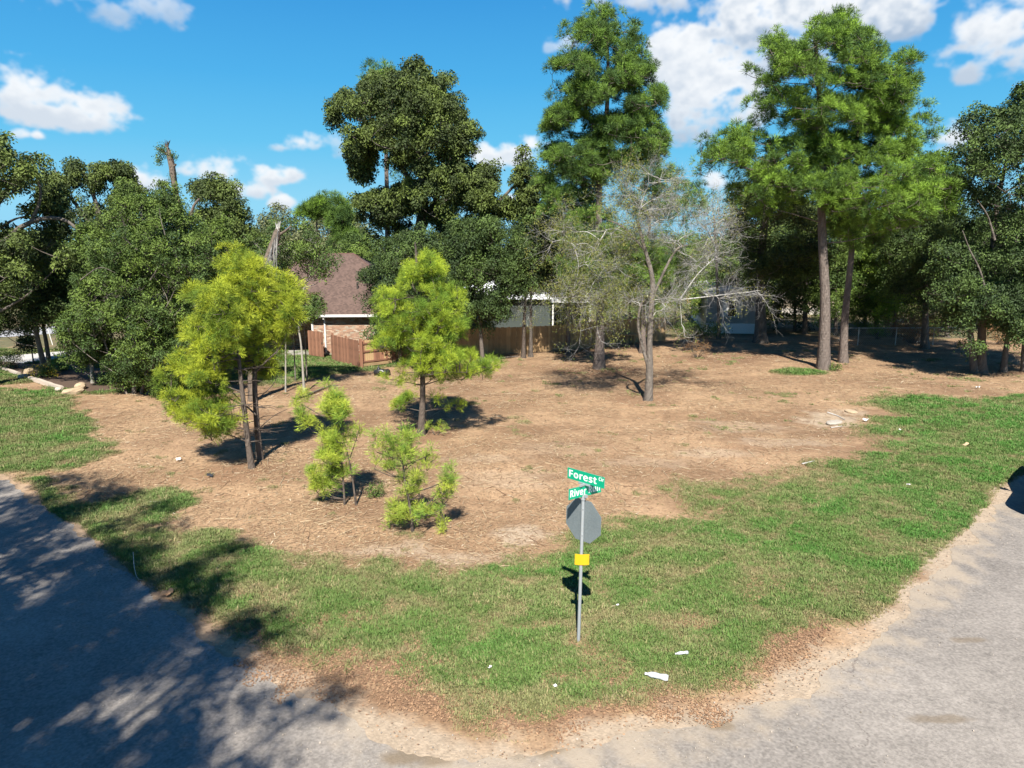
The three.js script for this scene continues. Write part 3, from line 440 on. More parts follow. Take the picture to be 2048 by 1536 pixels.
tree({ name: 'oak_tree', label: 'large many-stemmed oak at the right edge, foliage almost to the ground', seed: 114, look: 'holly', bark: 'oak', D: 39.5, r0: [0.26, 0.2, 0.18, 0.15], flare: true, pad: [0.35, 0.65], per: 13, dens: 2.1, clumpy: 0.4, twig: 0.15, limb: 0.012, rise: 0.6, size: 1.1, most: 5,
  trunks: [[[1962, 744], [1966, 640], [1985, 500], [2000, 380], [2030, 260]], [[1950, 742], [1940, 660], [1915, 560], [1900, 470]], [[2008, 730], [2022, 640], [2060, 520]], [[2046, 752], [2052, 660], [2090, 540]]],
  limbs: [[[[1975, 600], [1960, 540], [1940, 500], [1925, 460]], 0.07, 0.02, -2.5], [[[1990, 480], [1975, 430], [1955, 400]], 0.06, 0.02, -3]],
  regions: [{ n: 210, poly: [[1905, 345], [1925, 300], [1945, 240], [1985, 232], [2010, 205], [2045, 175], [2120, 170], [2200, 260], [2200, 560], [2080, 600], [1960, 560], [1920, 500], [1935, 440], [1905, 400]], holes: [[1938, 430, 14], [1988, 310, 8]] }, { n: 40, poly: [[1880, 590], [1900, 560], [1960, 570], [2060, 590], [2120, 640], [2040, 690], [1970, 690], [1915, 670]], dd: -2.2, most: 1 }, { n: 150, poly: [[1885, 590], [1865, 500], [1920, 470], [1990, 520], [2100, 560], [2180, 600], [2120, 670], [2020, 660], [1950, 640], [1920, 650], [1892, 620]] }] });
tree({ name: 'oak_tree', label: 'dark oak between the second tall pine and the right-edge oak', seed: 115, look: 'holly', bark: 'oak', D: 49, r0: 0.25, pad: [0.6, 1], per: 16, twig: 0.1, rise: 0.6, size: 1.15, most: 4,
  trunks: [[[1850, 690], [1852, 600], [1858, 480], [1865, 360]]],
  regions: [{ n: 110, poly: [[1780, 480], [1830, 400], [1855, 300], [1890, 320], [1920, 400], [1930, 520], [1900, 620], [1840, 640], [1790, 590]] }] });
tree({ name: 'round_tree', label: 'round dense tree standing on the skyline just right of the broken trunk', seed: 116, look: 'oak', bark: 'oak', D: 60, r0: 0.3, pad: [0.7, 1.1], per: 18, twig: 0.1, size: 1.3, rise: 0.6,
  trunks: [[[430, 690], [432, 560], [430, 420]]],
  regions: [{ n: 80, poly: [[372, 395], [385, 363], [430, 357], [455, 375], [475, 400], [490, 440], [505, 480], [460, 520], [390, 510], [375, 450]] }] });

// left group
tree({ name: 'shrubby_tree', label: 'broad leafy mid-green tree at left with foliage down to the ground', seed: 120, look: 'mid', bark: 'grey', D: 33.5, r0: [0.09, 0.08, 0.07, 0.07], pad: [0.25, 0.5], per: 15, dens: 2.8, twig: 0.3, limb: 0.008, rise: 0.9, most: 3.2, taper: 0.25,
  trunks: [[[268, 786], [262, 680], [250, 560], [255, 440]], [[280, 786], [310, 680], [340, 560], [345, 430]], [[255, 786], [215, 700], [190, 600], [200, 520]], [[290, 786], [350, 710], [400, 620], [410, 520]]],
  limbs: [[[[300, 560], [310, 545], [316, 530]], 0.03, 0.01, -2.6], [[[160, 560], [200, 535], [230, 545]], 0.025, 0.008, -2.7], [[[330, 470], [322, 440], [318, 415]], 0.025, 0.008, -2.6]],
  regions: [{ n: 300, poly: [[130, 620], [140, 560], [165, 500], [200, 440], [240, 400], [290, 380], [345, 385], [390, 440], [440, 460], [455, 520], [450, 600], [440, 680], [425, 740], [390, 790], [300, 790], [245, 775], [230, 740], [175, 725], [140, 690]] }] });
tree({ name: 'pale_trunked_tree', label: 'small tree with a white trunk at the corner of the flower bed', seed: 121, look: 'mid', bark: 'pale', D: 36, r0: 0.12, pad: [0.4, 0.65], per: 20, twig: 0.2, rise: 0.7, most: 2,
  trunks: [[[186, 769], [183, 735], [178, 690], [180, 600]]],
  regions: [{ n: 44, poly: [[125, 690], [135, 640], [170, 600], [215, 640], [225, 720], [175, 730], [140, 720]] }] });
tree({ name: 'slanting_tree', label: 'slender pale-barked tree leaning left out of the flower bed', seed: 122, look: 'holly', bark: 'grey', D: 38.5, r0: 0.16, pad: [0.45, 0.8], per: 19, twig: 0.25, rise: 0.5, most: 3, tint: lin(0.95, 0.9, 0.85),
  trunks: [[[92, 746], [80, 700], [68, 640], [62, 590], [55, 530], [60, 480]]],
  limbs: [[[[66, 625], [50, 600], [20, 612]], 0.04, 0.015, -0.5], [[[62, 590], [80, 570], [95, 545]], 0.04, 0.015, -0.5]],
  regions: [{ n: 120, poly: [[-60, 500], [20, 480], [70, 470], [130, 500], [150, 560], [145, 620], [100, 645], [30, 650], [-10, 660], [-60, 660]] }] });
tree({ name: 'slanting_tree', label: 'darker slender tree right beside the pale leaning one in the flower bed', seed: 123, look: 'holly', bark: 'oak', D: 40, r0: 0.15, pad: [0.45, 0.8], per: 17, twig: 0.2, rise: 0.5, most: 2.5,
  trunks: [[[99, 730], [93, 690], [86, 645], [92, 580], [105, 520]]],
  regions: [{ n: 70, poly: [[60, 560], [90, 510], [160, 500], [185, 560], [180, 620], [120, 640], [80, 640]] }] });
tree({ name: 'young_tree', label: 'tiny round-headed tree on a thin stem beside the driveway', seed: 124, look: 'holly', bark: 'oak', D: 42, r0: 0.045, pad: [0.25, 0.35], per: 10, twig: 0.3, rise: 0.5, most: 0.7,
  trunks: [[[66, 718], [63, 700], [61, 680], [60, 668]]], regions: [{ n: 7, poly: [[42, 682], [48, 660], [62, 655], [72, 668], [70, 690], [50, 692]] }] });
{ // broken trunk with a torn side branch
  const D = 38, b = onGround(380, 750), root = thing('broken_tree', 'tall broken tree trunk, bare and splintered, rising above the leafy shrub tree', 'dead tree', [b.x, 0, spot(380, 600, D).z]);
  const o = root.position.clone(), T = new Tubes(), S = new Tubes(), r = RNG(7), P = (l, q = 0) => l.map(([x, y, d = 0]) => spot(x, y, D + d + q));
  T.add(curve([spot(378, 755, D).setY(-0.1), ...P([[376, 600], [372, 500], [362, 440], [350, 380], [342, 325], [334, 290]])], 26), (f) => 0.2 - 0.09 * f - 0.07 * Math.max(0, f - 0.9) * 10, 0, 10, 0.8, 3);
  T.add(curve(P([[368, 470], [382, 430], [388, 410], [399, 397]]), 10), 0.1, 0.05, 7, 0.4, 5);
  T.add(curve(P([[336, 310], [325, 302], [312, 296]]), 6), 0.06, 0.025, 6, 0.4, 5); T.add(curve(P([[345, 335], [352, 328]]), 4), 0.07, 0.05, 6, 0.3, 2);
  for (let k = 0; k < 9; k++) { const q = new Tubes(); q.add(P([[334 + (r() - 0.5) * 7, 294], [335 + (r() - 0.5) * 12, 283 - r() * 5]], (r() - 0.5) * 0.1), 0.03, 0.005, 4); part(root, 'splinter', q.build(o), BARK.snag); }
  for (let k = 0; k < 40; k++) { const t = r(), x = lerp(340, 372, t), y = lerp(330, 480, t); S.add(P([[x, y], [x + (r() - 0.4) * 16, y + 14 + r() * 26], [x + (r() - 0.4) * 18, y + 30 + r() * 40]], -0.15), 0.014, 0.004, 3); }
  part(root, 'trunk', T.build(o), BARK.snag); part(root, 'vines', S.build(o), BARK.snag).userData.kind = 'stuff';
  const fol = []; for (const [x, y, q, n] of [[326, 300, 0.35, 26], [318, 318, 0.3, 18], [346, 312, 0.25, 12], [360, 470, 0.5, 26], [345, 350, 0.25, 8], [375, 520, 0.7, 40]]) for (let k = 0; k < n; k++) { const d = onSphere(r); fol.push([spot(x, y, D).addScaledVector(d, q * Math.cbrt(r())), d.clone().setY(d.y + 0.4).normalize(), 0.7 + r() * 0.3, LOOK.mid.b.clone().lerp(LOOK.mid.a, r()), r() * 6]); }
  scatter(root, 'foliage', LOOK.mid.geo[0], leafMat, fol, o);
}
{ // leaning stump wrapped in dry vines
  const D = 31.8, r = RNG(8), b = spot(505, 700, D), root = thing('broken_tree', 'leaning snapped trunk wrapped in dry vines above the yellow-green pines', 'dead tree', [b.x, 0, b.z]), o = root.position.clone(), T = new Tubes(), S = new Tubes();
  const P = (l, q = 0) => l.map(([x, y, d = 0]) => spot(x, y, D + d + q));
  T.add(curve([spot(500, 735, D).setY(-0.1), ...P([[508, 640], [522, 560], [540, 505], [552, 475], [558, 455]])], 20), (f) => 0.2 - 0.05 * f - 0.1 * Math.max(0, f - 0.9) * 10, 0, 9, 0.6, 4);
  T.add(curve(P([[556, 470], [570, 462], [582, 452]]), 5), 0.07, 0.03, 6, 0.3); T.add(curve(P([[545, 495], [556, 490], [563, 488]]), 5), 0.06, 0.03, 6, 0.3);
  for (let k = 0; k < 10; k++) S.add(P([[555 + (r() - 0.5) * 10, 462], [557 + (r() - 0.5) * 16, 448 - r() * 8]], (r() - 0.5) * 0.15), 0.035, 0.006, 4);
  for (let k = 0; k < 60; k++) { const t = r(), x = lerp(558, 522, t), y = lerp(455, 560, t), q = (r() - 0.5) * 13 - 3; S.add(P([[x + q * 0.3, y], [x + q, y + 12 + r() * 22], [x + q * (1 + r()), y + 40 + r() * 40]], -0.2 + (r() - 0.5) * 0.5), 0.012, 0.004, 3); }
  part(root, 'trunk', T.build(o), BARK.snag); part(root, 'vines', S.build(o), BARK.dead).userData.kind = 'stuff';
}
tree({ name: 'slender_tree', label: 'thin leafy tree with pale twisting stems in front of the house roof', seed: 126, look: 'mid', bark: 'pale', D: 34, r0: [0.06, 0.045], pad: [0.3, 0.5], per: 12, twig: 0.35, rise: 0.6, most: 1.4, limb: 0.008,
  trunks: [[[606, 745], [602, 690], [597, 650], [603, 590], [622, 545], [632, 490]], [[568, 740], [570, 640], [563, 560], [560, 500]]],
  regions: [{ n: 52, poly: [[505, 500], [540, 460], [585, 445], [635, 470], [665, 520], [650, 545], [610, 560], [560, 600], [520, 570]], holes: [[640, 580, 14]] }, { n: 14, poly: [[590, 610], [630, 590], [655, 610], [640, 632], [600, 640]] }] });
for (const [x, y0, y1, q] of [[613, 746, 640, 0], [590, 750, 640, 0.5]]) tree({ name: 'thin_sapling', label: q ? 'left one of two thin pale saplings beside the house lawn' : 'right one of two thin pale saplings beside the house lawn', cat: 'sapling', seed: 127 + x, look: 'youngPine', bark: 'grey', D: 37, r0: 0.042, pad: [0.25, 0.4], per: 8, twig: 0.3, rise: 0.2, most: 0.8, taper: 0.5,
  trunks: [[[x, y0], [x - 2, 700], [x - 6, y1]]], regions: [{ n: 8, poly: [[x - 30, 600], [x - 5, 578], [x + 12, 610], [x + 8, 660], [x - 22, 660]] }] });

// young yellow-green pines on the lot
tree({ name: 'young_pine', label: 'left trunk of the pair of yellow-green young pines, boughs sweeping low to the left', cat: 'pine tree', seed: 130, look: 'youngPine', bark: 'young', D: 21.7, r0: 0.105, pad: [0.16, 0.28], flat: 0.8, per: 4, dens: 2.5, clumpy: 0.42, space: 0.52, dead: 40, twig: 0.6, limb: 0.011, rise: 0.25, sag: 0.04, most: 1.6,
  trunks: [[[505, 943], [494, 870], [484, 780], [476, 700], [474, 640], [470, 590]]],
  regions: [{ n: 105, poly: [[358, 630], [366, 600], [400, 590], [440, 570], [475, 580], [492, 640], [488, 720], [440, 735], [390, 735], [360, 705], [380, 660]] }, { n: 52, poly: [[335, 790], [355, 745], [390, 715], [450, 720], [478, 760], [450, 800], [400, 800], [370, 820], [340, 850], [320, 825]] }, { n: 40, poly: [[335, 840], [360, 805], [420, 800], [470, 820], [475, 850], [450, 870], [400, 876], [355, 868]] }] });
tree({ name: 'young_pine', label: 'right trunk of the pair of yellow-green young pines, crown rising to a feathery point', cat: 'pine tree', seed: 131, look: 'youngPine', bark: 'young', D: 22.6, r0: 0.115, pad: [0.16, 0.28], flat: 0.8, per: 4, dens: 2.5, clumpy: 0.42, space: 0.52, dead: 40, twig: 0.6, limb: 0.011, rise: 0.1, sag: 0.04, most: 1.7,
  trunks: [[[521, 926], [514, 850], [509, 760], [510, 680], [505, 600], [492, 530]]],
  limbs: [[[[510, 745], [535, 720], [556, 700], [572, 672]], 0.035, 0.01, -0.3], [[[512, 830], [470, 790], [435, 745]], 0.03, 0.01, -0.3], [[[512, 800], [545, 770], [560, 740]], 0.02, 0.006], [[[514, 860], [550, 830], [575, 818]], 0.02, 0.005, -0.3]],
  regions: [{ n: 66, poly: [[438, 575], [448, 540], [470, 525], [487, 500], [505, 508], [530, 540], [545, 580], [540, 640], [490, 660], [450, 640]] }, { n: 42, poly: [[530, 590], [560, 570], [600, 588], [622, 620], [618, 655], [590, 668], [540, 660]] }, { n: 44, poly: [[445, 640], [560, 640], [600, 670], [570, 720], [540, 750], [460, 740]], dd: 0.4 }] });
tree({ name: 'young_pine', label: 'full yellow-green young pine in the middle with a single bare lower trunk', cat: 'pine tree', seed: 132, look: 'youngPine', bark: 'young', D: 26.1, r0: 0.13, pad: [0.16, 0.28], flat: 0.75, per: 4, dens: 2.8, clumpy: 0.36, space: 0.5, dead: 26, twig: 0.5, limb: 0.011, rise: 0.05, sag: 0.03, most: 2.4, tint: lin(0.9, 1.0, 1.0),
  trunks: [[[842, 869], [845, 780], [843, 700], [839, 600], [833, 520], [830, 484]]],
  regions: [
    { n: 46, poly: [[790, 545], [795, 510], [818, 500], [828, 472], [842, 500], [872, 488], [886, 520], [895, 548], [870, 575], [800, 575]] },
    { n: 50, poly: [[745, 610], [770, 565], [810, 570], [880, 580], [915, 570], [940, 620], [935, 650], [880, 660], [800, 640], [760, 640]], holes: [[858, 605, 10]] },
    { n: 54, poly: [[738, 630], [780, 640], [840, 650], [900, 645], [940, 650], [925, 690], [860, 710], [780, 700], [735, 700], [735, 680], [780, 670]] },
    { n: 46, poly: [[790, 715], [860, 695], [930, 680], [968, 692], [992, 722], [985, 748], [930, 752], [880, 760], [800, 765], [778, 752]] },
    { n: 4, poly: [[780, 812], [800, 796], [840, 796], [838, 810], [800, 818]], per: 5 }, { n: 4, poly: [[880, 790], [905, 780], [908, 800], [885, 806]], per: 4 },
  ] });
tree({ name: 'pine_sapling', label: 'taller of two small pine saplings near the road, two thin stems', cat: 'pine tree', seed: 133, look: 'sapling', bark: 'young', D: 18.4, r0: [0.035, 0.035], flare: true, pad: [0.1, 0.18], flat: 0.9, per: 3, dens: 2.2, clumpy: 0.18, space: 0.55, twig: 0.6, limb: 0.009, rise: 0.3, most: 0.9,
  trunks: [[[690, 1019], [686, 960], [681, 900], [676, 850], [680, 790]], [[713, 1010], [702, 940], [690, 890], [680, 860]]],
  limbs: [[[[700, 915], [712, 880], [720, 850]], 0.016, 0.006]],
  regions: [{ n: 22, poly: [[668, 800], [672, 765], [690, 750], [708, 775], [712, 820], [690, 840]] }, { n: 30, poly: [[615, 850], [640, 815], [690, 820], [722, 815], [722, 855], [700, 880], [660, 875]] }, { n: 8, poly: [[650, 880], [700, 870], [715, 900], [690, 925], [660, 915]] }, { n: 10, poly: [[598, 830], [620, 800], [640, 810], [630, 850], [606, 860]], dd: 0.6 }, { n: 12, poly: [[600, 945], [605, 925], [640, 905], [680, 900], [690, 925], [650, 950], [612, 970]], per: 7 }] });
tree({ name: 'pine_sapling', label: 'shorter crooked pine sapling near the road with light drooping needles', cat: 'pine tree', seed: 134, look: 'sapling', bark: 'young', D: 16.6, r0: 0.045, pad: [0.09, 0.16], flat: 0.9, per: 2, dens: 2.4, clumpy: 0.2, space: 0.55, twig: 0.6, limb: 0.012, rise: 0.4, most: 0.7, tint: lin(1, 0.98, 1.15),
  trunks: [[[826, 1066], [820, 1015], [812, 975], [806, 935], [803, 880], [802, 846]]],
  limbs: [[[[826, 1040], [850, 1015], [870, 990], [885, 960]], 0.018, 0.006], [[[806, 930], [790, 900], [775, 870]], 0.014, 0.005]],
  regions: [{ n: 15, poly: [[790, 880], [796, 842], [808, 838], [820, 870], [836, 885], [830, 905], [795, 905]] }, { n: 14, poly: [[757, 875], [775, 865], [800, 905], [842, 905], [850, 940], [835, 955], [770, 935], [765, 905]] }, { n: 16, poly: [[855, 1000], [868, 960], [885, 938], [900, 960], [896, 990], [870, 1015], [850, 1030]] }, { n: 9, poly: [[785, 960], [800, 925], [835, 935], [850, 985], [830, 1020], [800, 1010]] }, { n: 12, poly: [[785, 1050], [795, 1010], [830, 1020], [860, 1020], [880, 1030], [830, 1045], [815, 1060]] }] });

// grey, mostly dead trees
function greyTree(o) {
  const r = RNG(o.seed), D = o.D, P = (l, dd = 0) => l.map(([x, y, q = 0]) => spot(x, y, D + q + dd)), trunks = o.trunks.map((t) => P(t)), b = trunks[0][0], origin = V(b.x, groundY(b.x, b.z), b.z);
  trunks[0][0].y = origin.y - 0.1;
  const root = thing(o.name, o.label, 'tree', [origin.x, origin.y, origin.z]), T = new Tubes(), W = new Tubes(), lines = [], fol = [];
  trunks.forEach((t, k) => { const pts = curve(t, 18); lines.push(pts); T.add(pts, (f) => o.r0[k] * (1 - 0.6 * f) * (1 + (k ? 0 : 0.5) * Math.exp(-f * 20)), 0, 10, 0.4, o.seed + k); });
  const d = V(0, 0, 0);
  function twig(p, dir, len, rad, depth) {
    const pts = [p]; let q = p; const v = dir.clone(), n = depth > 1 ? 4 : 2;
    for (let k = 0; k < n; k++) { v.addScaledVector(onSphere(r, d), 0.38).normalize(); v.y += (o.droop ?? 0.02); q = q.clone().addScaledVector(v, len / n); pts.push(q); if (depth > 0) { const m = depth > 1 ? 2 : 2; for (let j = 0; j < m; j++) twig(q, v.clone().addScaledVector(onSphere(r, d), 0.95).normalize(), len * (0.4 + r() * 0.35), rad * 0.55, depth - 1); } }
    W.add(pts, rad, rad * 0.35, depth > 1 ? 5 : 3);
    if (o.leaves && r() < o.leaves(q)) fol.push([q, v.clone(), 0.6 + r() * 0.5, LOOK.autumn.b.clone().lerp(LOOK.autumn.a, r()), r() * 6]);
  }
  for (const reg of o.regions) for (const pad of fillOutline(r, reg.poly, D, reg.n, 0.3, 0.6, reg.thick ?? 0.8, [], 2.6, reg.clumpy ?? 0.4)) {
    let best = null, bd = 1e9; for (const pts of lines) for (let k = 4; k < pts.length; k++) { const p = pts[k], h = Math.hypot(p.x - pad.c.x, p.z - pad.c.z), e = (Math.abs(p.y - (pad.c.y - 0.3 * h)) + h * 0.7) * (pts.limb ? 1.1 : 1.6); if (e < bd) { bd = e; best = p; } }
    const len = best.distanceTo(pad.c), mid = best.clone().lerp(pad.c, 0.5).addScaledVector(onSphere(r, d), len * 0.12); mid.y += len * 0.06;
    const cv = curve([best, mid, pad.c], 8); W.add(cv, 0.013 + len * 0.007, 0.01, 6, 0.3); cv.limb = true; lines.push(cv);
    const out = pad.c.clone().sub(mid).normalize();
    for (let k = 0; k < (reg.per ?? 4); k++) twig(pad.c.clone().lerp(mid, r() * 0.5), out.clone().addScaledVector(onSphere(r, d), 0.8).normalize(), 0.5 + r() * 0.7, 0.009, 2);
  }
  part(root, 'trunk', T.build(origin), BARK[o.bark]); part(root, 'branches', W.build(origin), BARK.dead).userData.kind = 'stuff';
  if (fol.length) scatter(root, 'foliage', LOOK.autumn.geo[0], leafMat, fol, origin);
  return root;
}
greyTree({ name: 'dying_tree', label: 'grey half-dead forked tree with bare silvery twigs in the middle of the lot', seed: 140, D: 31.8, r0: [0.175, 0.085, 0.065, 0.06], bark: 'grey', leaves: (p) => (p.x < 5.6 ? 0.36 : 0.08) * (p.y > 2 ? 1 : 0.5),
  trunks: [[[1297, 804], [1300, 745], [1299, 690], [1302, 620], [1305, 560], [1290, 500], [1275, 440]], [[1297, 735], [1284, 690], [1276, 645], [1284, 606], [1290, 600]], [[1303, 600], [1340, 520], [1358, 495], [1375, 490]], [[1290, 500], [1240, 450], [1215, 440]]],
  regions: [
    { n: 30, poly: [[1110, 470], [1150, 430], [1210, 400], [1250, 365], [1330, 350], [1375, 385], [1340, 430], [1260, 480], [1190, 520], [1130, 510]] },
    { n: 17, poly: [[1100, 590], [1130, 570], [1220, 580], [1260, 590], [1250, 615], [1150, 610]], thick: 0.6 },
    { n: 14, poly: [[1220, 600], [1300, 590], [1370, 590], [1375, 625], [1300, 640], [1230, 635]], thick: 0.6 },
    { n: 24, poly: [[1325, 500], [1340, 450], [1400, 425], [1460, 440], [1490, 490], [1450, 525], [1380, 525]] },
    { n: 5, poly: [[1380, 592], [1440, 578], [1500, 583], [1540, 600], [1480, 606], [1420, 604]], thick: 0.3, per: 4 },
    { n: 9, poly: [[1120, 520], [1200, 500], [1260, 540], [1230, 570], [1140, 560]] },
    { n: 3, poly: [[1150, 690], [1200, 655], [1230, 660], [1180, 695]], per: 1 }, { n: 2, poly: [[1320, 700], [1370, 640], [1400, 640], [1340, 715]], per: 1 },
  ] });
greyTree({ name: 'bare_sapling', label: 'thin grey bare tree standing just left of the mobile home', seed: 141, D: 54, r0: [0.14], bark: 'grey',
  trunks: [[[1438, 672], [1437, 620], [1434, 560], [1432, 500], [1428, 430]]],
  regions: [{ n: 12, poly: [[1395, 450], [1405, 400], [1430, 375], [1460, 410], [1470, 470], [1430, 500]] }, { n: 10, poly: [[1380, 560], [1430, 520], [1490, 540], [1470, 590], [1400, 590]] }] });
greyTree({ name: 'vine_hung_sapling', label: 'thin reddish sapling draped in dead vines before the shaded fence', seed: 142, D: 45, r0: [0.13], bark: 'young', leaves: () => 0.25, droop: -0.12,
  trunks: [[[1047, 709], [1048, 660], [1050, 610], [1053, 560]]],
  regions: [{ n: 12, poly: [[1005, 600], [1020, 560], [1060, 540], [1095, 570], [1095, 620], [1070, 645], [1025, 635]], per: 3, clumpy: 0.1 }] });

// evergreen masses behind the middle pine and along the fence
const H0 = { cat: 'tree', look: 'holly', bark: 'oak', pad: [0.5, 0.9], per: 19, twig: 0.1, rise: 0.6, most: 3, size: 1.05 };
tree({ ...H0, name: 'evergreen_tree', label: 'dark glossy evergreen behind the middle young pine, right of the house roof', seed: 150, D: 42.5, r0: 0.14, trunks: [[[800, 745], [800, 650], [810, 540]]], regions: [{ n: 100, poly: [[735, 560], [750, 500], [790, 470], [860, 480], [900, 520], [905, 600], [880, 680], [820, 720], [760, 690], [740, 630]], }] });
tree({ ...H0, name: 'evergreen_tree', label: 'dense dark evergreen left of the vine-hung sapling, leaning over the fence', seed: 151, D: 43.2, r0: 0.14, trunks: [[[965, 712], [960, 620], [962, 520]]], regions: [{ n: 120, poly: [[890, 560], [900, 480], [940, 430], [1000, 430], [1030, 480], [1030, 570], [1010, 640], [960, 650], [905, 640]], holes: [[975, 575, 10]] }] });
tree({ ...H0, name: 'evergreen_tree', label: 'tall evergreen directly behind the vine-hung sapling', seed: 152, D: 45.6, r0: 0.14, trunks: [[[1062, 690], [1062, 600], [1066, 480]]], regions: [{ n: 100, poly: [[1010, 560], [1015, 470], [1050, 420], [1090, 430], [1110, 490], [1105, 580], [1060, 600], [1015, 600]] }] });
tree({ ...H0, name: 'evergreen_tree', label: 'dark tree deep in the shade behind the tall pines on the right', seed: 153, look: 'mid', D: 58, r0: 0.22, most: 3.5, size: 1.3, trunks: [[[1610, 672], [1612, 560], [1620, 440]]], regions: [{ n: 110, poly: [[1560, 560], [1570, 450], [1610, 400], [1690, 420], [1720, 520], [1700, 610], [1620, 600], [1580, 590]] }] });
tree({ ...H0, name: 'evergreen_tree', label: 'shaded tree with light green leaves, coloured brighter to look sunlit, right of the second tall pine', seed: 154, D: 57, r0: 0.2, most: 3.5, size: 1.2, look: 'mid', tint: lin(1.5, 1.5, 1.1), trunks: [[[1752, 672], [1755, 600], [1765, 460]]], regions: [{ n: 110, poly: [[1690, 570], [1700, 470], [1760, 420], [1830, 450], [1850, 540], [1830, 630], [1760, 640], [1710, 630]] }] });  // tint brightens the leaf colour in place of sun reaching this crown
tree({ ...H0, name: 'evergreen_tree', label: 'dark tree at the back behind the brown dead shrub', seed: 155, D: 60, r0: 0.2, most: 3.5, size: 1.3, trunks: [[[1960, 672], [1960, 600], [1950, 460]]], regions: [{ n: 120, poly: [[1830, 600], [1840, 480], [1920, 420], [2060, 440], [2100, 560], [2060, 660], [1900, 660], [1850, 640]] }] });
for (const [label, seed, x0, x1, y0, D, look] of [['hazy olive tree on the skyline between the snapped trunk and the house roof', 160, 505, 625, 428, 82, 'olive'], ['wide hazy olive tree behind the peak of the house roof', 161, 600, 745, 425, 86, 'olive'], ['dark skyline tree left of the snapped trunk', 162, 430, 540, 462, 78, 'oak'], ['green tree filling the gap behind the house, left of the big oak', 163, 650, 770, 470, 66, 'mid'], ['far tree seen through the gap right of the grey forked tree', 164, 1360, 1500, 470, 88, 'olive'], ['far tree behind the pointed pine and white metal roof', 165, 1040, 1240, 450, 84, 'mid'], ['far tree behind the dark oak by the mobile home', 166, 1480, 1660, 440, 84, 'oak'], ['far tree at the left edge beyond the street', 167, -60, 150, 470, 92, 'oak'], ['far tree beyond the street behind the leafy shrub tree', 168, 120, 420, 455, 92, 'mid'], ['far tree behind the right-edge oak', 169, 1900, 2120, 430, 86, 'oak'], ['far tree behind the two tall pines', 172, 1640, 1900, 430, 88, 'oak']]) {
  const c = (x0 + x1) / 2, w = (x1 - x0) / 2;
  tree({ name: 'background_tree', label, seed, look, bark: 'oak', D, r0: 0.3, pad: [0.9, 1.5], per: 16, twig: 0.05, rise: 0.6, size: 1.7, most: 5, trunks: [[[c, 606], [c, 560], [c, y0 + 40]]], regions: [{ n: Math.round(w * 1.0) + 20, poly: [[x0, 570], [x0 + w * 0.15, y0 + 40], [c - w * 0.4, y0 + 5], [c + w * 0.2, y0], [x1 - w * 0.25, y0 + 22], [x1, y0 + 70], [x1, 590], [x0, 590]] }] });
}
tree({ name: 'pine_tree', label: 'small distant pine with a yellow-green crown on the skyline left of the big oak', seed: 170, look: 'pine', bark: 'pine', D: 76, r0: 0.2, pad: [0.6, 0.9], per: 12, size: 1.5, twig: 0.1, trunks: [[[632, 620], [632, 500], [634, 420]]], regions: [{ n: 26, poly: [[602, 430], [612, 408], [640, 398], [660, 405], [664, 430], [630, 445]] }] });
tree({ name: 'pine_tree', label: 'distant dark pine with two tips beside the left edge of the big oak', seed: 171, look: 'bluePine', bark: 'pine', D: 72, r0: 0.2, pad: [0.5, 0.8], per: 12, size: 1.5, twig: 0.1, trunks: [[[682, 630], [682, 500], [680, 410]]], regions: [{ n: 34, poly: [[662, 430], [664, 395], [672, 392], [684, 402], [700, 410], [712, 450], [700, 490], [664, 490]] }] });

for (const [label, seed, cx, w, y0, y1, D, look] of [['shaded understory tree between the dark oak and the tallest pine', 180, 1590, 70, 470, 650, 60, 'holly'], ['shaded understory tree framed between the two tall pine trunks', 181, 1672, 50, 450, 655, 56, 'mid'], ['shaded understory tree right behind the second tall pine trunk', 182, 1730, 60, 430, 660, 62, 'mid'], ['yellow-green tree with leaves coloured brighter to look sunlit, above the lime bush on the right', 183, 1790, 60, 440, 650, 55, 'mid'], ['dark tree right of the brown dead shrub', 184, 1895, 55, 430, 660, 55, 'mid'], ['green tree behind the twiggy crown of the grey forked tree', 185, 1350, 70, 440, 640, 62, 'mid'], ['shaded tree left of the black-trunked oak, above the mobile home', 186, 1475, 50, 430, 585, 63, 'holly'], ['green tree filling the gap right of the pointed pine', 187, 1260, 60, 450, 640, 66, 'mid']])
  tree({ name: 'understory_tree', label, seed, look, bark: 'oak', D, r0: 0.16, pad: [0.5, 0.9], per: 14, dens: 1, twig: 0.08, rise: 0.5, size: 1.3, most: 3, tint: seed === 183 ? lin(1.9, 1.9, 1.2) : seed === 187 || seed === 185 ? lin(1.3, 1.35, 1) : undefined, trunks: [[[cx, 672], [cx, 600], [cx + 4, y0 + 40]]], regions: [{ n: Math.round(w * 1.9), poly: [[cx - w, y0 + 90], [cx - w * 0.5, y0 + 15], [cx + w * 0.2, y0], [cx + w * 0.8, y0 + 50], [cx + w, y1 - 40], [cx + w * 0.5, y1], [cx - w * 0.6, y1], [cx - w, y1 - 50]] }] });  // strongest tint puts sunlight into the leaf colour of the tree above the lime bush
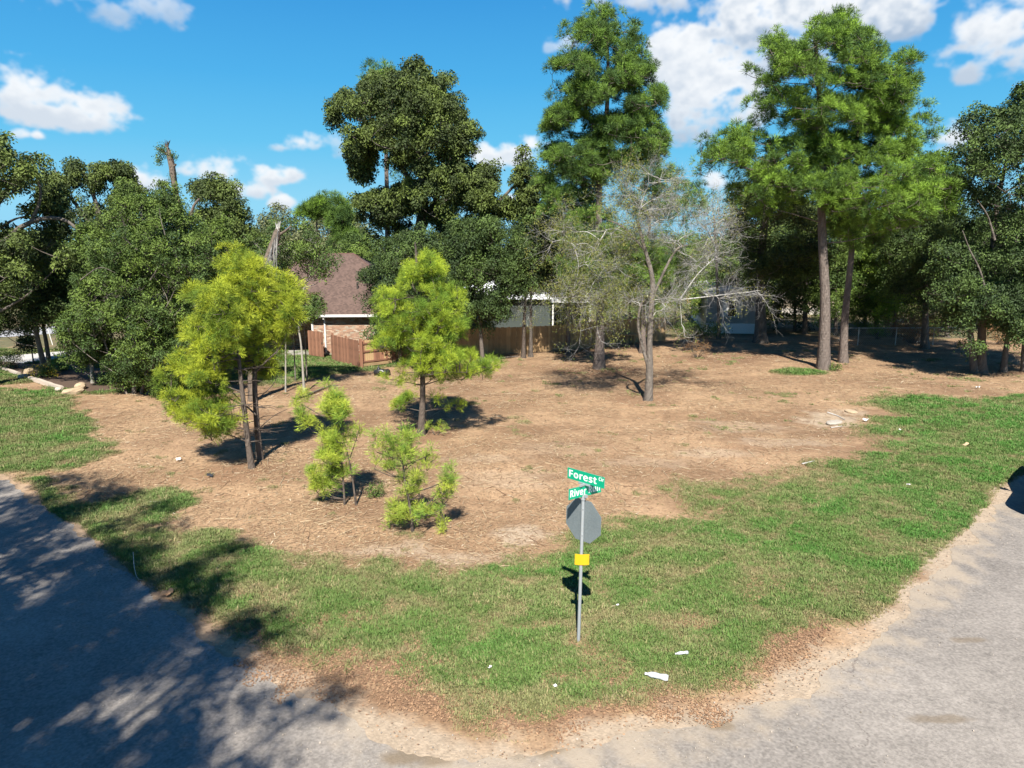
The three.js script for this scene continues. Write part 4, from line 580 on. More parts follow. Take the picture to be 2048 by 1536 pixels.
// trees behind and beside the viewer, whose shade falls on the left-hand road
function plainTree(label, seed, x, z, h, crown, n, per) {
  const r = RNG(seed), root = thing('roadside_oak', label, 'tree', [x, 0, z]), T = new Tubes(), L = new Tubes(), fol = [];
  const top = curve([V(0, -0.2, 0), V(0.2, h * 0.35, 0.1), V(-0.1, h * 0.6, 0.2), V(0.2, h * 0.86, 0)], 16); T.add(top, 0.45, 0.1, 12, 0.25, seed);
  for (let k = 0; k < n; k++) {
    const d = onSphere(r), q = Math.cbrt(r()), c = V(d.x * crown[0] * q, crown[3] + d.y * crown[1] * q, d.z * crown[2] * q), b = top[Math.min(15, 5 + Math.floor(r() * 9))], pr = 0.3 + r() * 0.4;
    const m = b.clone().lerp(c, 0.5); m.y += 0.3; L.add(curve([b, m, c], 5), 0.03 + 0.012 * b.distanceTo(c), 0.02, 5);
    for (let j = 0; j < per; j++) { const e = onSphere(r), w = pr * (0.4 + 0.6 * Math.sqrt(r())); fol.push([V(c.x + e.x * w, c.y + e.y * w * 0.7, c.z + e.z * w), V(e.x, e.y + 0.4, e.z).normalize(), 1.2 + r() * 0.5, LOOK.oak.b.clone().lerp(LOOK.oak.a, r()), r() * 6]); }
  }
  part(root, 'trunk', T.build(), BARK.oak); part(root, 'branches', L.build(), BARK.oak); scatter(root, 'foliage', LOOK.oak.geo[0], leafMat, fol);
}
plainTree('tall oak behind the viewer on the far side of the left road', 201, -8.5, 5.4, 21, [6, 5.5, 6, 14], 235, 8);
plainTree('tall oak beside the viewer, left of the left road', 202, -14, -1.5, 20, [6, 5.5, 6, 13], 185, 8);
plainTree('oak farther up the left road, outside the picture', 203, -24, -7, 17, [5.4, 4.5, 5.4, 11.5], 170, 8);

plainTree('tallest oak behind the viewer, across the left road from the lot', 204, -10, 4.2, 25, [4.2, 4.5, 4.2, 17.5], 85, 8);
// ---------------------------------------------------------------- small vegetation that stands alone
function bush(name, label, cat, px, py, D, w, h, look, n, seed, size = 0.8, group) {
  const c = D ? spot(px, py, D) : onGround(px, py); c.y = groundY(c.x, c.z);
  const r = RNG(seed), root = thing(name, label, cat, [c.x, c.y, c.z], 0, group), L = new Tubes(), fol = [], lk = LOOK[look];
  for (let k = 0; k < n; k++) { const d = onSphere(r), q = Math.cbrt(r()), p = V(d.x * w * q, h * (0.55 + d.y * 0.45 * q), d.z * w * q); if (r() < 0.25) L.add([V(p.x * 0.15, 0, p.z * 0.15), V(p.x * 0.6, p.y * 0.6, p.z * 0.6), p], 0.012, 0.004, 3); fol.push([p, V(d.x, Math.abs(d.y) + 0.5, d.z).normalize(), size * (0.7 + r() * 0.6), lk.b.clone().lerp(lk.a, r()), r() * 6]); }
  part(root, 'stems', L.build(), BARK.oak); scatter(root, 'foliage', lk.geo[0], lk.mat, fol); return root;
}
LOOK.flower = { geo: [leafCluster(10, 0.2, 0.05, 0.04, 60)], a: lin(0.6, 0.4, 0.02), b: lin(0.25, 0.3, 0.03), mat: leafMat };
LOOK.lime = { geo: [leafCluster(14, 0.24, 0.12, 0.06, 61)], a: lin(0.22, 0.36, 0.03), b: lin(0.1, 0.2, 0.03), mat: leafMat };
LOOK.blade = { geo: [needleTuft(30, 0.42, 0.03, 62, 0.1)], a: lin(0.12, 0.2, 0.04), b: lin(0.06, 0.11, 0.03), mat: leafMat };
bush('dead_shrub', 'rusty brown dead shrub by the chain-link fence', 'shrub', 1828, 687, 0, 2.0, 2.4, 'dry', 460, 210, 0.95);
bush('dead_shrub', 'smaller tan dead shrub between the stems of the right-edge oak', 'shrub', 2000, 690, 0, 1.0, 1.6, 'dry', 120, 211, 0.9);
bush('bright_bush', 'lime green bush lit by the sun left of the chain-link fence', 'bush', 1755, 680, 0, 0.9, 1.5, 'lime', 90, 212);
bush('bright_bush', 'yellow-green bush rising over the shaded wooden fence', 'bush', 968, 700, 0, 0.9, 2.5, 'lime', 90, 213);
bush('low_bush', 'green bush in the flower bed behind the leaning trees', 'bush', 125, 742, 0, 0.95, 0.95, 'lime', 130, 214, 0.7);
bush('flower_plant', 'yellow flowering plant at the front corner of the flower bed', 'plant', 104, 756, 0, 0.35, 0.5, 'flower', 50, 215, 0.8);
bush('flower_plant', 'yellow-green plants at the foot of the pale leaning trunk', 'plant', 74, 756, 0, 0.7, 0.8, 'flower', 70, 216, 0.8);
bush('flower_plant', 'orange-yellow blooms on the back edge of the flower bed by the driveway', 'plant', 33, 738, 0, 0.45, 1.3, 'flower', 60, 217, 0.8);
bush('spiky_plant', 'clump of strappy leaves beside the pale leaning trunk', 'plant', 94, 756, 0, 0.3, 0.5, 'blade', 16, 218, 1);
bush('low_bush', 'grey-green bush at the left end of the flower bed', 'bush', 12, 740, 0, 0.9, 1.2, 'mid', 110, 219, 0.8);
bush('low_bush', 'small bush right of the white trunk at the edge of the leafy tree', 'bush', 215, 770, 0, 0.8, 0.8, 'mid', 80, 220, 0.8);
bush('seedling', 'small pine seedling at the foot of the middle young pine', 'seedling', 872, 868, 0, 0.45, 0.6, 'sapling', 16, 221, 0.9);
bush('weed', 'dark leafy weed between the two pine saplings', 'weed', 752, 998, 0, 0.3, 0.45, 'mid', 40, 222, 0.5);
bush('weed', 'low green weed at the foot of the tallest pine', 'weed', 1668, 742, 0, 0.5, 0.45, 'mid', 34, 223, 0.7);
bush('twiggy_shrub', 'reddish twiggy shrub right of the grey forked tree', 'shrub', 1395, 716, 0, 0.9, 1.2, 'dry', 70, 224, 0.6);
bush('low_bush', 'green bushes along the ground left of the mobile home', 'bush', 1395, 676, 0, 2.6, 1.3, 'mid', 260, 225, 1);

// ---------------------------------------------------------------- brick house
const box = (w, h, d, x, y, z, ry = 0) => { const g = new THREE.BoxGeometry(w, h, d); if (ry) g.rotateY(ry); g.translate(x, y, z); return g; };
const poly = (verts, faces, uvs) => { const p = [], u = []; for (const f of faces) for (let k = 1; k < f.length - 1; k++) for (const i of [f[0], f[k], f[k + 1]]) { p.push(...verts[i]); u.push(...uvs(verts[i])); } const g = new THREE.BufferGeometry(); g.setAttribute('position', new THREE.BufferAttribute(new Float32Array(p), 3)); g.setAttribute('uv', new THREE.BufferAttribute(new Float32Array(u), 2)); g.computeVertexNormals(); return g; };
const boxUV = (g) => { const n = g.attributes.normal, p = g.attributes.position, u = g.attributes.uv; for (let k = 0; k < p.count; k++) { const ax = Math.abs(n.getX(k)), ay = Math.abs(n.getY(k)); if (ay > 0.7) u.setXY(k, p.getX(k), p.getZ(k)); else if (ax > 0.7) u.setXY(k, p.getZ(k), p.getY(k)); else u.setXY(k, p.getX(k), p.getY(k)); } return g; };
const brickMat = (() => {
  const rows = 30, cols = 10, S = 512, r = RNG(31), tone = []; for (let k = 0; k < rows * cols; k++) { const t = r(), v = 0.7 + r() * 0.5; tone.push(t < 0.5 ? [0.37 * v, 0.215 * v, 0.145 * v] : t < 0.8 ? [0.45 * v, 0.31 * v, 0.22 * v] : [0.5 * v, 0.43 * v, 0.34 * v]); }
  const cell = (i, j) => { const row = Math.floor(j / S * rows), fy = j / S * rows - row, x = i / S * cols + (row % 2) * 0.5, col = Math.floor(x) % cols, fx = x - Math.floor(x); return [row * cols + col, fx < 0.045 || fy < 0.13]; };
  const map = dataTex(S, S, (i, j, c) => { const [k, m] = cell(i, j), n = 0.85 + noise(i * 0.5, j * 0.5) * 0.3; for (let q = 0; q < 3; q++) c[q] = (m ? [0.44, 0.36, 0.28][q] : tone[k][q]) * n; });
  const bump = dataTex(S, S, (i, j, c) => { c[0] = c[1] = c[2] = cell(i, j)[1] ? 0 : 0.8 + noise(i, j) * 0.2; }, false); map.repeat.set(0.43, 0.43); bump.repeat.set(0.43, 0.43);
  return new THREE.MeshStandardMaterial({ map, bumpMap: bump, bumpScale: 0.01, roughness: 0.9 });
})();
const shingleMat = (() => {
  const rows = 16, S = 512, r = RNG(33), tone = []; for (let k = 0; k < rows * 16; k++) tone.push(0.72 + r() * 0.5);
  const cell = (i, j) => { const row = Math.floor(j / S * rows), fy = j / S * rows - row, x = i / S * 16 + (row % 2) * 0.5; return [tone[row * 16 + Math.floor(x) % 16], fy]; };
  const map = dataTex(S, S, (i, j, c) => { const [t, fy] = cell(i, j), v = t * (0.8 + noise(i, j) * 0.4) * (fy < 0.12 ? 0.7 : 1); c[0] = 0.13 * v; c[1] = 0.086 * v; c[2] = 0.071 * v; });
  const bump = dataTex(S, S, (i, j, c) => { c[0] = c[1] = c[2] = 1 - cell(i, j)[1]; }, false); map.repeat.set(0.45, 0.45); bump.repeat.set(0.45, 0.45);
  return new THREE.MeshStandardMaterial({ map, bumpMap: bump, bumpScale: 0.012, roughness: 0.95 });
})();
const white = std(lin(0.75, 0.74, 0.71), 0.5), glassMat = std(lin(0.02, 0.03, 0.035), 0.08, { metalness: 0 }), darkTrim = std(lin(0.05, 0.045, 0.04), 0.8);
function windowOn(parent, x, y, z, w, h, ry = 0, frameMat = white, deep = 0.08) {
  const g = new THREE.Group(); g.name = 'window'; g.position.set(x, y, z); g.rotation.y = ry; parent.add(g);
  part(g, 'frame', mergeGeometries([box(w + 0.12, 0.07, deep, 0, h / 2 + 0.035, 0), box(w + 0.12, 0.07, deep, 0, -h / 2 - 0.035, 0), box(0.06, h, deep, w / 2 + 0.03, 0, 0), box(0.06, h, deep, -w / 2 - 0.03, 0, 0), box(w, 0.05, deep * 0.8, 0, 0, 0)]), frameMat);
  part(g, 'pane', box(w, h, 0.02, 0, 0, 0), glassMat); return g;
}
{
  const t = thing('brick_house', 'brick house with a brown hipped shingle roof behind the young pines', 'house', [-13.0, 0, -52.6], THREE.MathUtils.degToRad(3));
  const hw = 7.4, hd = 6.9, eh = 2.62, ov = 0.12, pk = 6.45, ridge = 1.4;
  part(t, 'wall', boxUV(mergeGeometries([box(hw + 0.3, 2.75, 0.25, hw / 2 - 0.15, 1.375, hd - 0.4), box(0.25, 2.75, hd * 2 - 1.05, hw - 0.125, 1.375, -0.0 - 0.125 + 0.0), box(hw * 2, 2.75, 0.25, 0, 1.375, -hd + 0.2), box(0.25, 2.75, hd * 2 - 4, -hw + 0.125, 1.375, -1.4), box(hw - 0.45, 2.75, 0.25, -hw / 2 - 0.19, 1.375, hd - 3.6), box(0.25, 2.75, 2.94, -0.17, 1.375, hd - 2.0)])), brickMat);
  const W = hw + ov, D = hd + ov, vs = [[-W, eh, D], [W, eh, D], [W, eh, -D], [-W, eh, -D], [-ridge, pk, 0], [ridge, pk, 0]], sl = Math.hypot(D, pk - eh) / D;
  const roof = mergeGeometries([poly(vs, [[0, 1, 5, 4]], (v) => [v[0], -v[2] * sl]), poly(vs, [[2, 3, 4, 5]], (v) => [v[0], v[2] * sl]), poly(vs, [[1, 2, 5]], (v) => [v[2], -v[0] * sl]), poly(vs, [[3, 0, 4]], (v) => [v[2], v[0] * sl])]);
  const rf = part(t, 'roof', roof, shingleMat);
  const vent = part(rf, 'vent_pipe', new THREE.CylinderGeometry(0.06, 0.07, 0.5, 10).translate(2.3, 4.35, 4.2), darkTrim);
  part(rf, 'ridge_cap', mergeGeometries([[1, 5], [0, 4], [4, 5], [2, 5]].map(([a, b]) => { const T = new Tubes(); T.add([V(...vs[a]), V(...vs[b])], 0.06, 0.06, 5); return T.build(); })), std(lin(0.13, 0.075, 0.062), 0.95));
  part(t, 'soffit', mergeGeometries([box(W * 2 - 0.1, 0.04, D * 2 - 0.1, 0, eh - 0.05, 0)]), std(lin(0.3, 0.26, 0.22), 0.9));
  part(t, 'gutter', mergeGeometries([box(W * 2, 0.15, 0.12, 0, eh - 0.02, D + 0.061), box(0.12, 0.15, D * 2, W + 0.061, eh - 0.02, 0)]), white);
  part(t, 'downspout', mergeGeometries([box(0.09, 2.4, 0.09, 0.5, 1.2, hd - 0.2), box(0.09, 0.1, 0.4, 0.5, 2.42, hd - 0.05), box(0.12, 2.5, 0.12, -0.3, 1.25, hd - 0.25)]), white);
  windowOn(t, 4.2, 1.5, hd - 0.28, 1.0, 1.3);
  part(t, 'slab', box(hw * 2 + 0.1, 0.12, hd * 2, 0, 0.03, -0.15), std(lin(0.35, 0.33, 0.3), 0.9));
}
// ---------------------------------------------------------------- wooden fences: every picket a piece
function woodTones(base, n, seed) { const r = RNG(seed); return Array.from({ length: n }, () => { const v = 0.75 + r() * 0.45, t = dataTex(32, 128, (i, j, c) => { const g = noise(i * 0.9 + v * 50, j * 0.04 + v * 9) * 0.6 + noise(i * 0.3, j * 0.02) * 0.4, q = v * (0.7 + g * 0.6); c[0] = base[0] * q; c[1] = base[1] * q; c[2] = base[2] * q; }); return new THREE.MeshStandardMaterial({ map: t, roughness: 0.9 }); }); }
const redWood = woodTones([0.3, 0.145, 0.088], 4, 3), tanWood = woodTones([0.42, 0.28, 0.145], 4, 4);
const picketGeos = new Map();
function picketGeo(h, k) { const key = h.toFixed(2) + k; if (!picketGeos.has(key)) { const s = new THREE.Shape([[-0.068, 0], [0.068, 0], [0.068, h - 0.04], [0.04, h], [-0.04, h], [-0.068, h - 0.04]].map(([x, y]) => new THREE.Vector2(x, y + (y > 1 ? k * 0.012 : 0)))); picketGeos.set(key, new THREE.ExtrudeGeometry(s, { depth: 0.018, bevelEnabled: false })); } return picketGeos.get(key); }
function fence(label, pts, h, mats, seed, railFront = false, kick = false) {
  const r = RNG(seed), a0 = pts[0], root = thing('wooden_fence', label, 'fence', [a0.x, 0, a0.z]);
  for (let s = 0; s < pts.length - 1; s++) {
    const a = pts[s], b = pts[s + 1], L = Math.hypot(b.x - a.x, b.z - a.z), ry = Math.atan2(-(b.z - a.z), b.x - a.x), n = Math.round(L / 0.142), at = (t, off) => [a.x + (b.x - a.x) * t - a0.x + Math.sin(ry) * off, a.z + (b.z - a.z) * t - a0.z + Math.cos(ry) * off];
    for (let k = 0; k < n; k++) { const [x, z] = at((k + 0.5) / n, 0), m = part(root, 'picket', picketGeo(h, k % 3), mats[Math.floor(r() * mats.length)]); m.position.set(x, groundY(x + a0.x, z + a0.z) + 0.03 + r() * 0.02, z); m.rotation.set((r() - 0.5) * 0.02, ry, (r() - 0.5) * 0.012); }
    const off = railFront ? 0.045 : -0.03;
    for (const y of [0.3, h * 0.55, h - 0.25]) { const [x, z] = at(0.5, off), m = part(root, 'rail', new THREE.BoxGeometry(L, 0.09, 0.04), mats[1]); m.position.set(x, y, z); m.rotation.y = ry; }
    if (kick) { const [x, z] = at(0.5, 0.05), m = part(root, 'kickboard', new THREE.BoxGeometry(L, 0.16, 0.05), tanWood[2]); m.position.set(x, 0.1, z); m.rotation.y = ry; }
    const np = Math.max(1, Math.round(L / 2.4)); for (let k = 0; k <= np; k++) { if (k === 0 && s > 0) continue; const [x, z] = at(k / np, railFront ? 0.11 : -0.1), m = part(root, 'post', new THREE.BoxGeometry(0.1, h + 0.1, 0.1), mats[0]); m.position.set(x, (h + 0.1) / 2 - 0.05, z); m.rotation.y = ry; }
  }
  return root;
}
const G = onGround;
fence('short rust-red fence run angling out from the house corner', [G(664, 719), G(719, 734)], 1.62, redWood, 41);
fence('reddish fence run with bare rails facing the lot, right of the corner post', [G(722, 734), G(800, 724), G(832, 722)], 1.62, [...redWood.slice(0, 2), ...tanWood.slice(0, 1)], 42, true, true);
fence('long board fence in the shade of the evergreens and the vine-hung sapling', [G(850, 722), G(960, 709), G(1060, 704), G(1182, 694)], 1.75, tanWood, 43);
fence('sunlit yellow-tan fence behind the grey forked tree', [G(1184, 693), G(1330, 683)], 1.72, tanWood, 44);
{ const a = G(618, 711), b = G(648, 716), L = Math.hypot(b.x - a.x, b.z - a.z), ry = Math.atan2(-(b.z - a.z), b.x - a.x), t = thing('wooden_gate', 'open salmon-red board gate against the house wall', 'gate', [a.x, 0, a.z], ry);
  const n = 8; for (let k = 0; k < n; k++) { const m = part(t, 'board', picketGeo(1.6, k % 3), redWood[k % 4]); m.position.set((k + 0.5) / n * L, 0.05, 0); m.scale.x = L / n / 0.14; }
  part(t, 'brace', mergeGeometries([box(L, 0.09, 0.035, L / 2, 0.35, -0.02), box(L, 0.09, 0.035, L / 2, 1.3, -0.02)]), redWood[1]); part(t, 'latch', box(0.06, 0.12, 0.05, L - 0.1, 0.95, 0.03), darkTrim); }

// ---------------------------------------------------------------- buildings behind the fence
{
  const a = spot(885, 600, 59), b = spot(1178, 600, 59), L = b.x - a.x, t = thing('dark_house', 'dark grey-green house with a white metal roof behind the shaded fence', 'house', [(a.x + b.x) / 2, 0, -63.5]);
  const wm = std(lin(0.055, 0.07, 0.065), 0.8), rm = std(lin(0.78, 0.79, 0.8), 0.45);
  part(t, 'wall', box(L, 2.7, 9, 0, 1.35, 0), wm);
  const w = L / 2 + 0.4, d = 5, vs = [[-w, 2.7, d], [w, 2.7, d], [w, 2.7, -d], [-w, 2.7, -d], [-w + 4, 4.0, 0], [w - 2, 4.0, 0]];
  const rf = part(t, 'roof', poly(vs, [[0, 1, 5, 4], [1, 2, 5], [2, 3, 4, 5], [3, 0, 4]], (v) => [v[0], v[2]]), rm);
  const x0 = spot(1112, 600, 59).x - t.position.x; windowOn(t, x0, 1.5, 4.51, 0.8, 1.3);
  windowOn(t, x0 - 6, 1.5, 4.51, 0.9, 1.2);
  const gx = spot(1140, 600, 59).x - t.position.x, gs = [[gx - 1.7, 2.55, 6.4], [gx + 1.7, 2.55, 6.4], [gx, 3.35, 6.4], [gx, 3.35, 0.5], [gx - 1.7, 2.55, 0.5], [gx + 1.7, 2.55, 0.5]];
  part(rf, 'porch_roof', poly(gs, [[0, 2, 3, 4], [2, 1, 5, 3], [0, 1, 2]], (v) => [v[0], v[2]]), rm);
  part(t, 'porch_post', mergeGeometries([box(0.12, 2.5, 0.12, gx - 1.5, 1.25, 6.2), box(0.12, 2.5, 0.12, gx + 1.5, 1.25, 6.2)]), white);
}
function siding(w, h, d, step, mat, parent, y0) { const gs = []; for (let y = 0; y < h - 0.01; y += step) { const hh = Math.min(step, h - y), g = new THREE.BoxGeometry(w + 0.02, hh - 0.012, d + 0.02); g.translate(0, y0 + y + hh / 2, 0); gs.push(g); } const m = part(parent, 'siding', mergeGeometries(gs), mat); m.userData.kind = 'stuff'; return m; }
{
  const a = spot(1441, 660, 57.5), b = spot(1546, 660, 57.5), W = b.x - a.x, t = thing('mobile_home', 'grey mobile home end with a shuttered window and white skirting, right of the bare sapling', 'mobile home', [(a.x + b.x) / 2, 0, -57.5 - 7.1], THREE.MathUtils.degToRad(-9));
  const wall = std(lin(0.34, 0.345, 0.33), 0.7), skirt = std(lin(0.8, 0.82, 0.84), 0.5), D = 14.2;
  part(t, 'wall', box(W, 2.35, D, 0, 0.82 + 1.175, 0), wall); siding(W, 2.3, D, 0.14, wall, t, 0.84);
  for (let k = 0; k < 4; k++) part(t, 'skirting_panel', box(W / 4 - 0.012, 0.8, 0.03, (k - 1.5) * W / 4, 0.42, D / 2 + 0.02), skirt);
  part(t, 'skirting', box(W - 0.02, 0.8, D, 0, 0.4, 0), skirt);
  const e = 3.17, rv = [[-W / 2 - 0.2, e, D / 2 + 0.15], [0, e + 0.5, D / 2 + 0.15], [W / 2 + 0.2, e, D / 2 + 0.15], [-W / 2 - 0.2, e, -D / 2 - 0.15], [0, e + 0.5, -D / 2 - 0.15], [W / 2 + 0.2, e, -D / 2 - 0.15]];
  part(t, 'roof', poly(rv, [[0, 1, 4, 3], [1, 2, 5, 4], [0, 2, 1], [3, 4, 5]], (v) => [v[0], v[2]]), std(lin(0.36, 0.36, 0.36), 0.8));
  part(t, 'fascia', box(W + 0.4, 0.12, 0.05, 0, e - 0.02, D / 2 + 0.18), std(lin(0.6, 0.6, 0.58), 0.6));
  const win = windowOn(t, -0.15, 2.02, D / 2 + 0.03, 0.62, 1.25); for (const s of [-1, 1]) part(win, 'shutter', box(0.36, 1.35, 0.035, s * 0.57, 0, 0.0), std(lin(0.5, 0.53, 0.55), 0.6));
}
{
  const a = spot(1560, 620, 74), b = spot(1690, 620, 74), W = b.x - a.x, t = thing('mobile_home', 'beige mobile home far back between the dark oak and the tallest pine', 'mobile home', [(a.x + b.x) / 2, 0, -76]);
  const wall = std(lin(0.42, 0.36, 0.27), 0.8); part(t, 'wall', box(W, 2.4, 4.2, 0, 1.9, 0), wall); part(t, 'skirting', box(W - 0.1, 0.7, 4.15, 0, 0.35, 0), std(lin(0.45, 0.42, 0.38), 0.8));
  part(t, 'roof', poly([[-W / 2 - 0.2, 3.1, 2.3], [W / 2 + 0.2, 3.1, 2.3], [W / 2 + 0.2, 3.7, 0], [-W / 2 - 0.2, 3.7, 0], [W / 2 + 0.2, 3.1, -2.3], [-W / 2 - 0.2, 3.1, -2.3]], [[0, 1, 2, 3], [3, 2, 4, 5]], (v) => [v[0], v[2]]), std(lin(0.4, 0.39, 0.37), 0.8));
  windowOn(t, -W / 2 + 1.0, 2.2, 2.11, 0.7, 1.1); windowOn(t, W / 2 - 2.2, 2.2, 2.11, 0.9, 1.1);
}
{
  const a = spot(1398, 640, 78), t = thing('tan_shed', 'sunlit tan shed with a pale roof left of the mobile home', 'shed', [a.x, 0, -80]); const wm = std(lin(0.55, 0.36, 0.16), 0.8);
  part(t, 'wall', box(4.6, 2.3, 3, 1, 1.15, 0), wm); part(t, 'roof', poly([[-1.6, 2.3, 1.8], [3.6, 2.3, 1.8], [3.6, 3.2, 0], [-1.6, 3.2, 0], [3.6, 2.3, -1.8], [-1.6, 2.3, -1.8]], [[0, 1, 2, 3], [3, 2, 4, 5]], (v) => [v[0], v[2]]), std(lin(0.7, 0.72, 0.74), 0.6)); part(t, 'door', box(0.9, 1.9, 0.05, 0.4, 0.97, 1.53), std(lin(0.4, 0.26, 0.12), 0.8));
}
// chain-link fence
{
  const a = G(1640, 691), b = G(1940, 690), L = Math.hypot(b.x - a.x, b.z - a.z), ry = Math.atan2(-(b.z - a.z), b.x - a.x), t = thing('chain_link_fence', 'low chain-link fence across the back of the lot on the right', 'fence', [a.x, 0, a.z], ry), steel = std(lin(0.42, 0.44, 0.44), 0.45, { metalness: 0.6 });
  const n = Math.round(L / 2.6); for (let k = 0; k <= n; k++) part(t, 'post', new THREE.CylinderGeometry(0.035, 0.035, 1.3, 8).translate(k / n * L, 0.65, 0), steel);
  part(t, 'top_rail', new THREE.CylinderGeometry(0.025, 0.025, L, 8).rotateZ(Math.PI / 2).translate(L / 2, 1.25, 0), steel);
  const M = new Tubes(); for (let x = -1.2; x < L; x += 0.16) for (const s of [0, 1]) { const x0 = clamp(x, 0, L), x1 = clamp(x + 1.2, 0, L), y0 = (x0 - x) / 1.2 * 1.2, y1 = (x1 - x) / 1.2 * 1.2; if (x1 - x0 > 0.05) M.add([V(x0, s ? 1.22 - y0 : y0 + 0.02, 0.004 * s), V(x1, s ? 1.22 - y1 : y1 + 0.02, 0.004 * s)], 0.004, 0.004, 3); }
  part(t, 'wire_mesh', M.build(), steel).userData.kind = 'stuff';
}
// ---------------------------------------------------------------- left: street, driveway, flower bed
const drivePlan = plan([[-300, 726], [-40, 716], [160, 700], [250, 694], [250, 704], [150, 716], [40, 729], [-60, 736], [-300, 748]]), pathPlan = plan([[575, 704], [616, 692], [618, 697], [580, 712]]);
flat('driveway', drivePlan, 0.02, new THREE.MeshStandardMaterial({ map: speckle([0.42, 0.4, 0.37], [0.56, 0.54, 0.5], 2), roughness: 0.9 }), 'pale concrete driveway beyond the flower bed');
flat('street', plan([[-400, 672], [20, 660], [150, 650], [260, 646], [260, 658], [150, 664], [20, 674], [-400, 690]]), 0.02, new THREE.MeshStandardMaterial({ map: speckle([0.3, 0.3, 0.31], [0.42, 0.42, 0.43], 2), roughness: 0.9 }), 'grey street far back on the left');
flat('path', pathPlan, 0.025, new THREE.MeshStandardMaterial({ map: speckle([0.42, 0.38, 0.33], [0.54, 0.5, 0.44], 2), roughness: 0.9 }), 'short concrete path at the house corner');
const bedPlan = plan([[-120, 716], [0, 739], [40, 752], [120, 777], [176, 786], [235, 782], [260, 764], [200, 738], [140, 722], [60, 730], [-20, 722]]);
flat('flower_bed', bedPlan, 0.06, new THREE.MeshStandardMaterial({ map: speckle([0.05, 0.032, 0.022], [0.14, 0.09, 0.06], 3), roughness: 1 }), 'dark mulch bed edged with timber and boulders');
const stoneMat = new THREE.MeshStandardMaterial({ map: speckle([0.34, 0.25, 0.16], [0.6, 0.47, 0.32], 1.5), roughness: 0.95 }), paleStone = new THREE.MeshStandardMaterial({ map: speckle([0.4, 0.34, 0.28], [0.58, 0.5, 0.42], 1.5), roughness: 0.95 });
function rock(name, label, cat, px, py, w, h, d, seed, mat, group) {
  const p = onGround(px, py), g = new THREE.IcosahedronGeometry(1, 3), a = g.attributes.position, v = V(0, 0, 0);
  for (let k = 0; k < a.count; k++) { v.fromBufferAttribute(a, k); const n = 0.75 + 0.5 * fbm(v.x * 1.6 + seed * 3 + v.z, v.y * 1.6 + seed * 5 - v.z * 0.7, 3); v.multiplyScalar(n); v.set(Math.sign(v.x) * Math.pow(Math.abs(v.x), 0.75), Math.sign(v.y) * Math.pow(Math.abs(v.y), 0.7), v.z); a.setXYZ(k, v.x * w / 2, v.y * h / 2, v.z * d / 2); }
  g.computeVertexNormals(); const m = single(name, label, cat, g, mat, group); m.position.set(p.x, groundY(p.x, p.z) + h * 0.36, p.z); m.rotation.y = seed; return m;
}
rock('boulder', 'flat tan boulder at the near corner of the flower bed', 'rock', 146, 788, 1.0, 0.34, 0.6, 1, stoneMat);
rock('boulder', 'squared tan boulder resting behind the flat corner boulder', 'rock', 162, 780, 0.7, 0.42, 0.5, 2, stoneMat);
rock('boulder', 'small tan rock touching the left side of the flat corner boulder', 'rock', 118, 783, 0.35, 0.25, 0.3, 3, paleStone);
rock('boulder', 'pale flat rock at the bend between the two edging timbers', 'rock', 52, 757, 0.75, 0.3, 0.5, 4, paleStone);
rock('boulder', 'tan rock behind the pale flat rock at the bend of the edging', 'rock', 58, 749, 0.7, 0.4, 0.45, 5, stoneMat);
rock('boulder', 'pinkish stone poking from the soil right of the white trunk', 'rock', 233, 768, 0.7, 0.3, 0.4, 6, paleStone);
for (const [a, b, label] of [[[-30, 730], [38, 752], 'farther length of pale edging timber along the flower bed'], [[60, 760], [124, 781], 'nearer length of pale edging timber along the flower bed']]) { const p = onGround(...a), q = onGround(...b), L = p.distanceTo(q), g = new THREE.BoxGeometry(L, 0.2, 0.18, 20, 2, 2), A = g.attributes.position; for (let k = 0; k < A.count; k++) A.setY(k, A.getY(k) + (noise(A.getX(k) * 2, 4) - 0.5) * 0.03); g.computeVertexNormals(); const m = single('edging_timber', label, 'garden edging', g, paleStone); m.position.set((p.x + q.x) / 2, 0.1, (p.z + q.z) / 2); m.rotation.y = Math.atan2(-(q.z - p.z), q.x - p.x); }
{ const p = onGround(103, 690), t = thing('guy_stake', 'thin pale pole leaning in the lawn by the driveway', 'pole', [p.x, 0, p.z]); part(t, 'shaft', new THREE.CylinderGeometry(0.025, 0.03, 2, 8).rotateZ(0.18).translate(-0.1, 0.98, 0), white); part(t, 'tip', new THREE.ConeGeometry(0.03, 0.1, 8).rotateZ(0.18).translate(-0.285, 2.0, 0), white); }

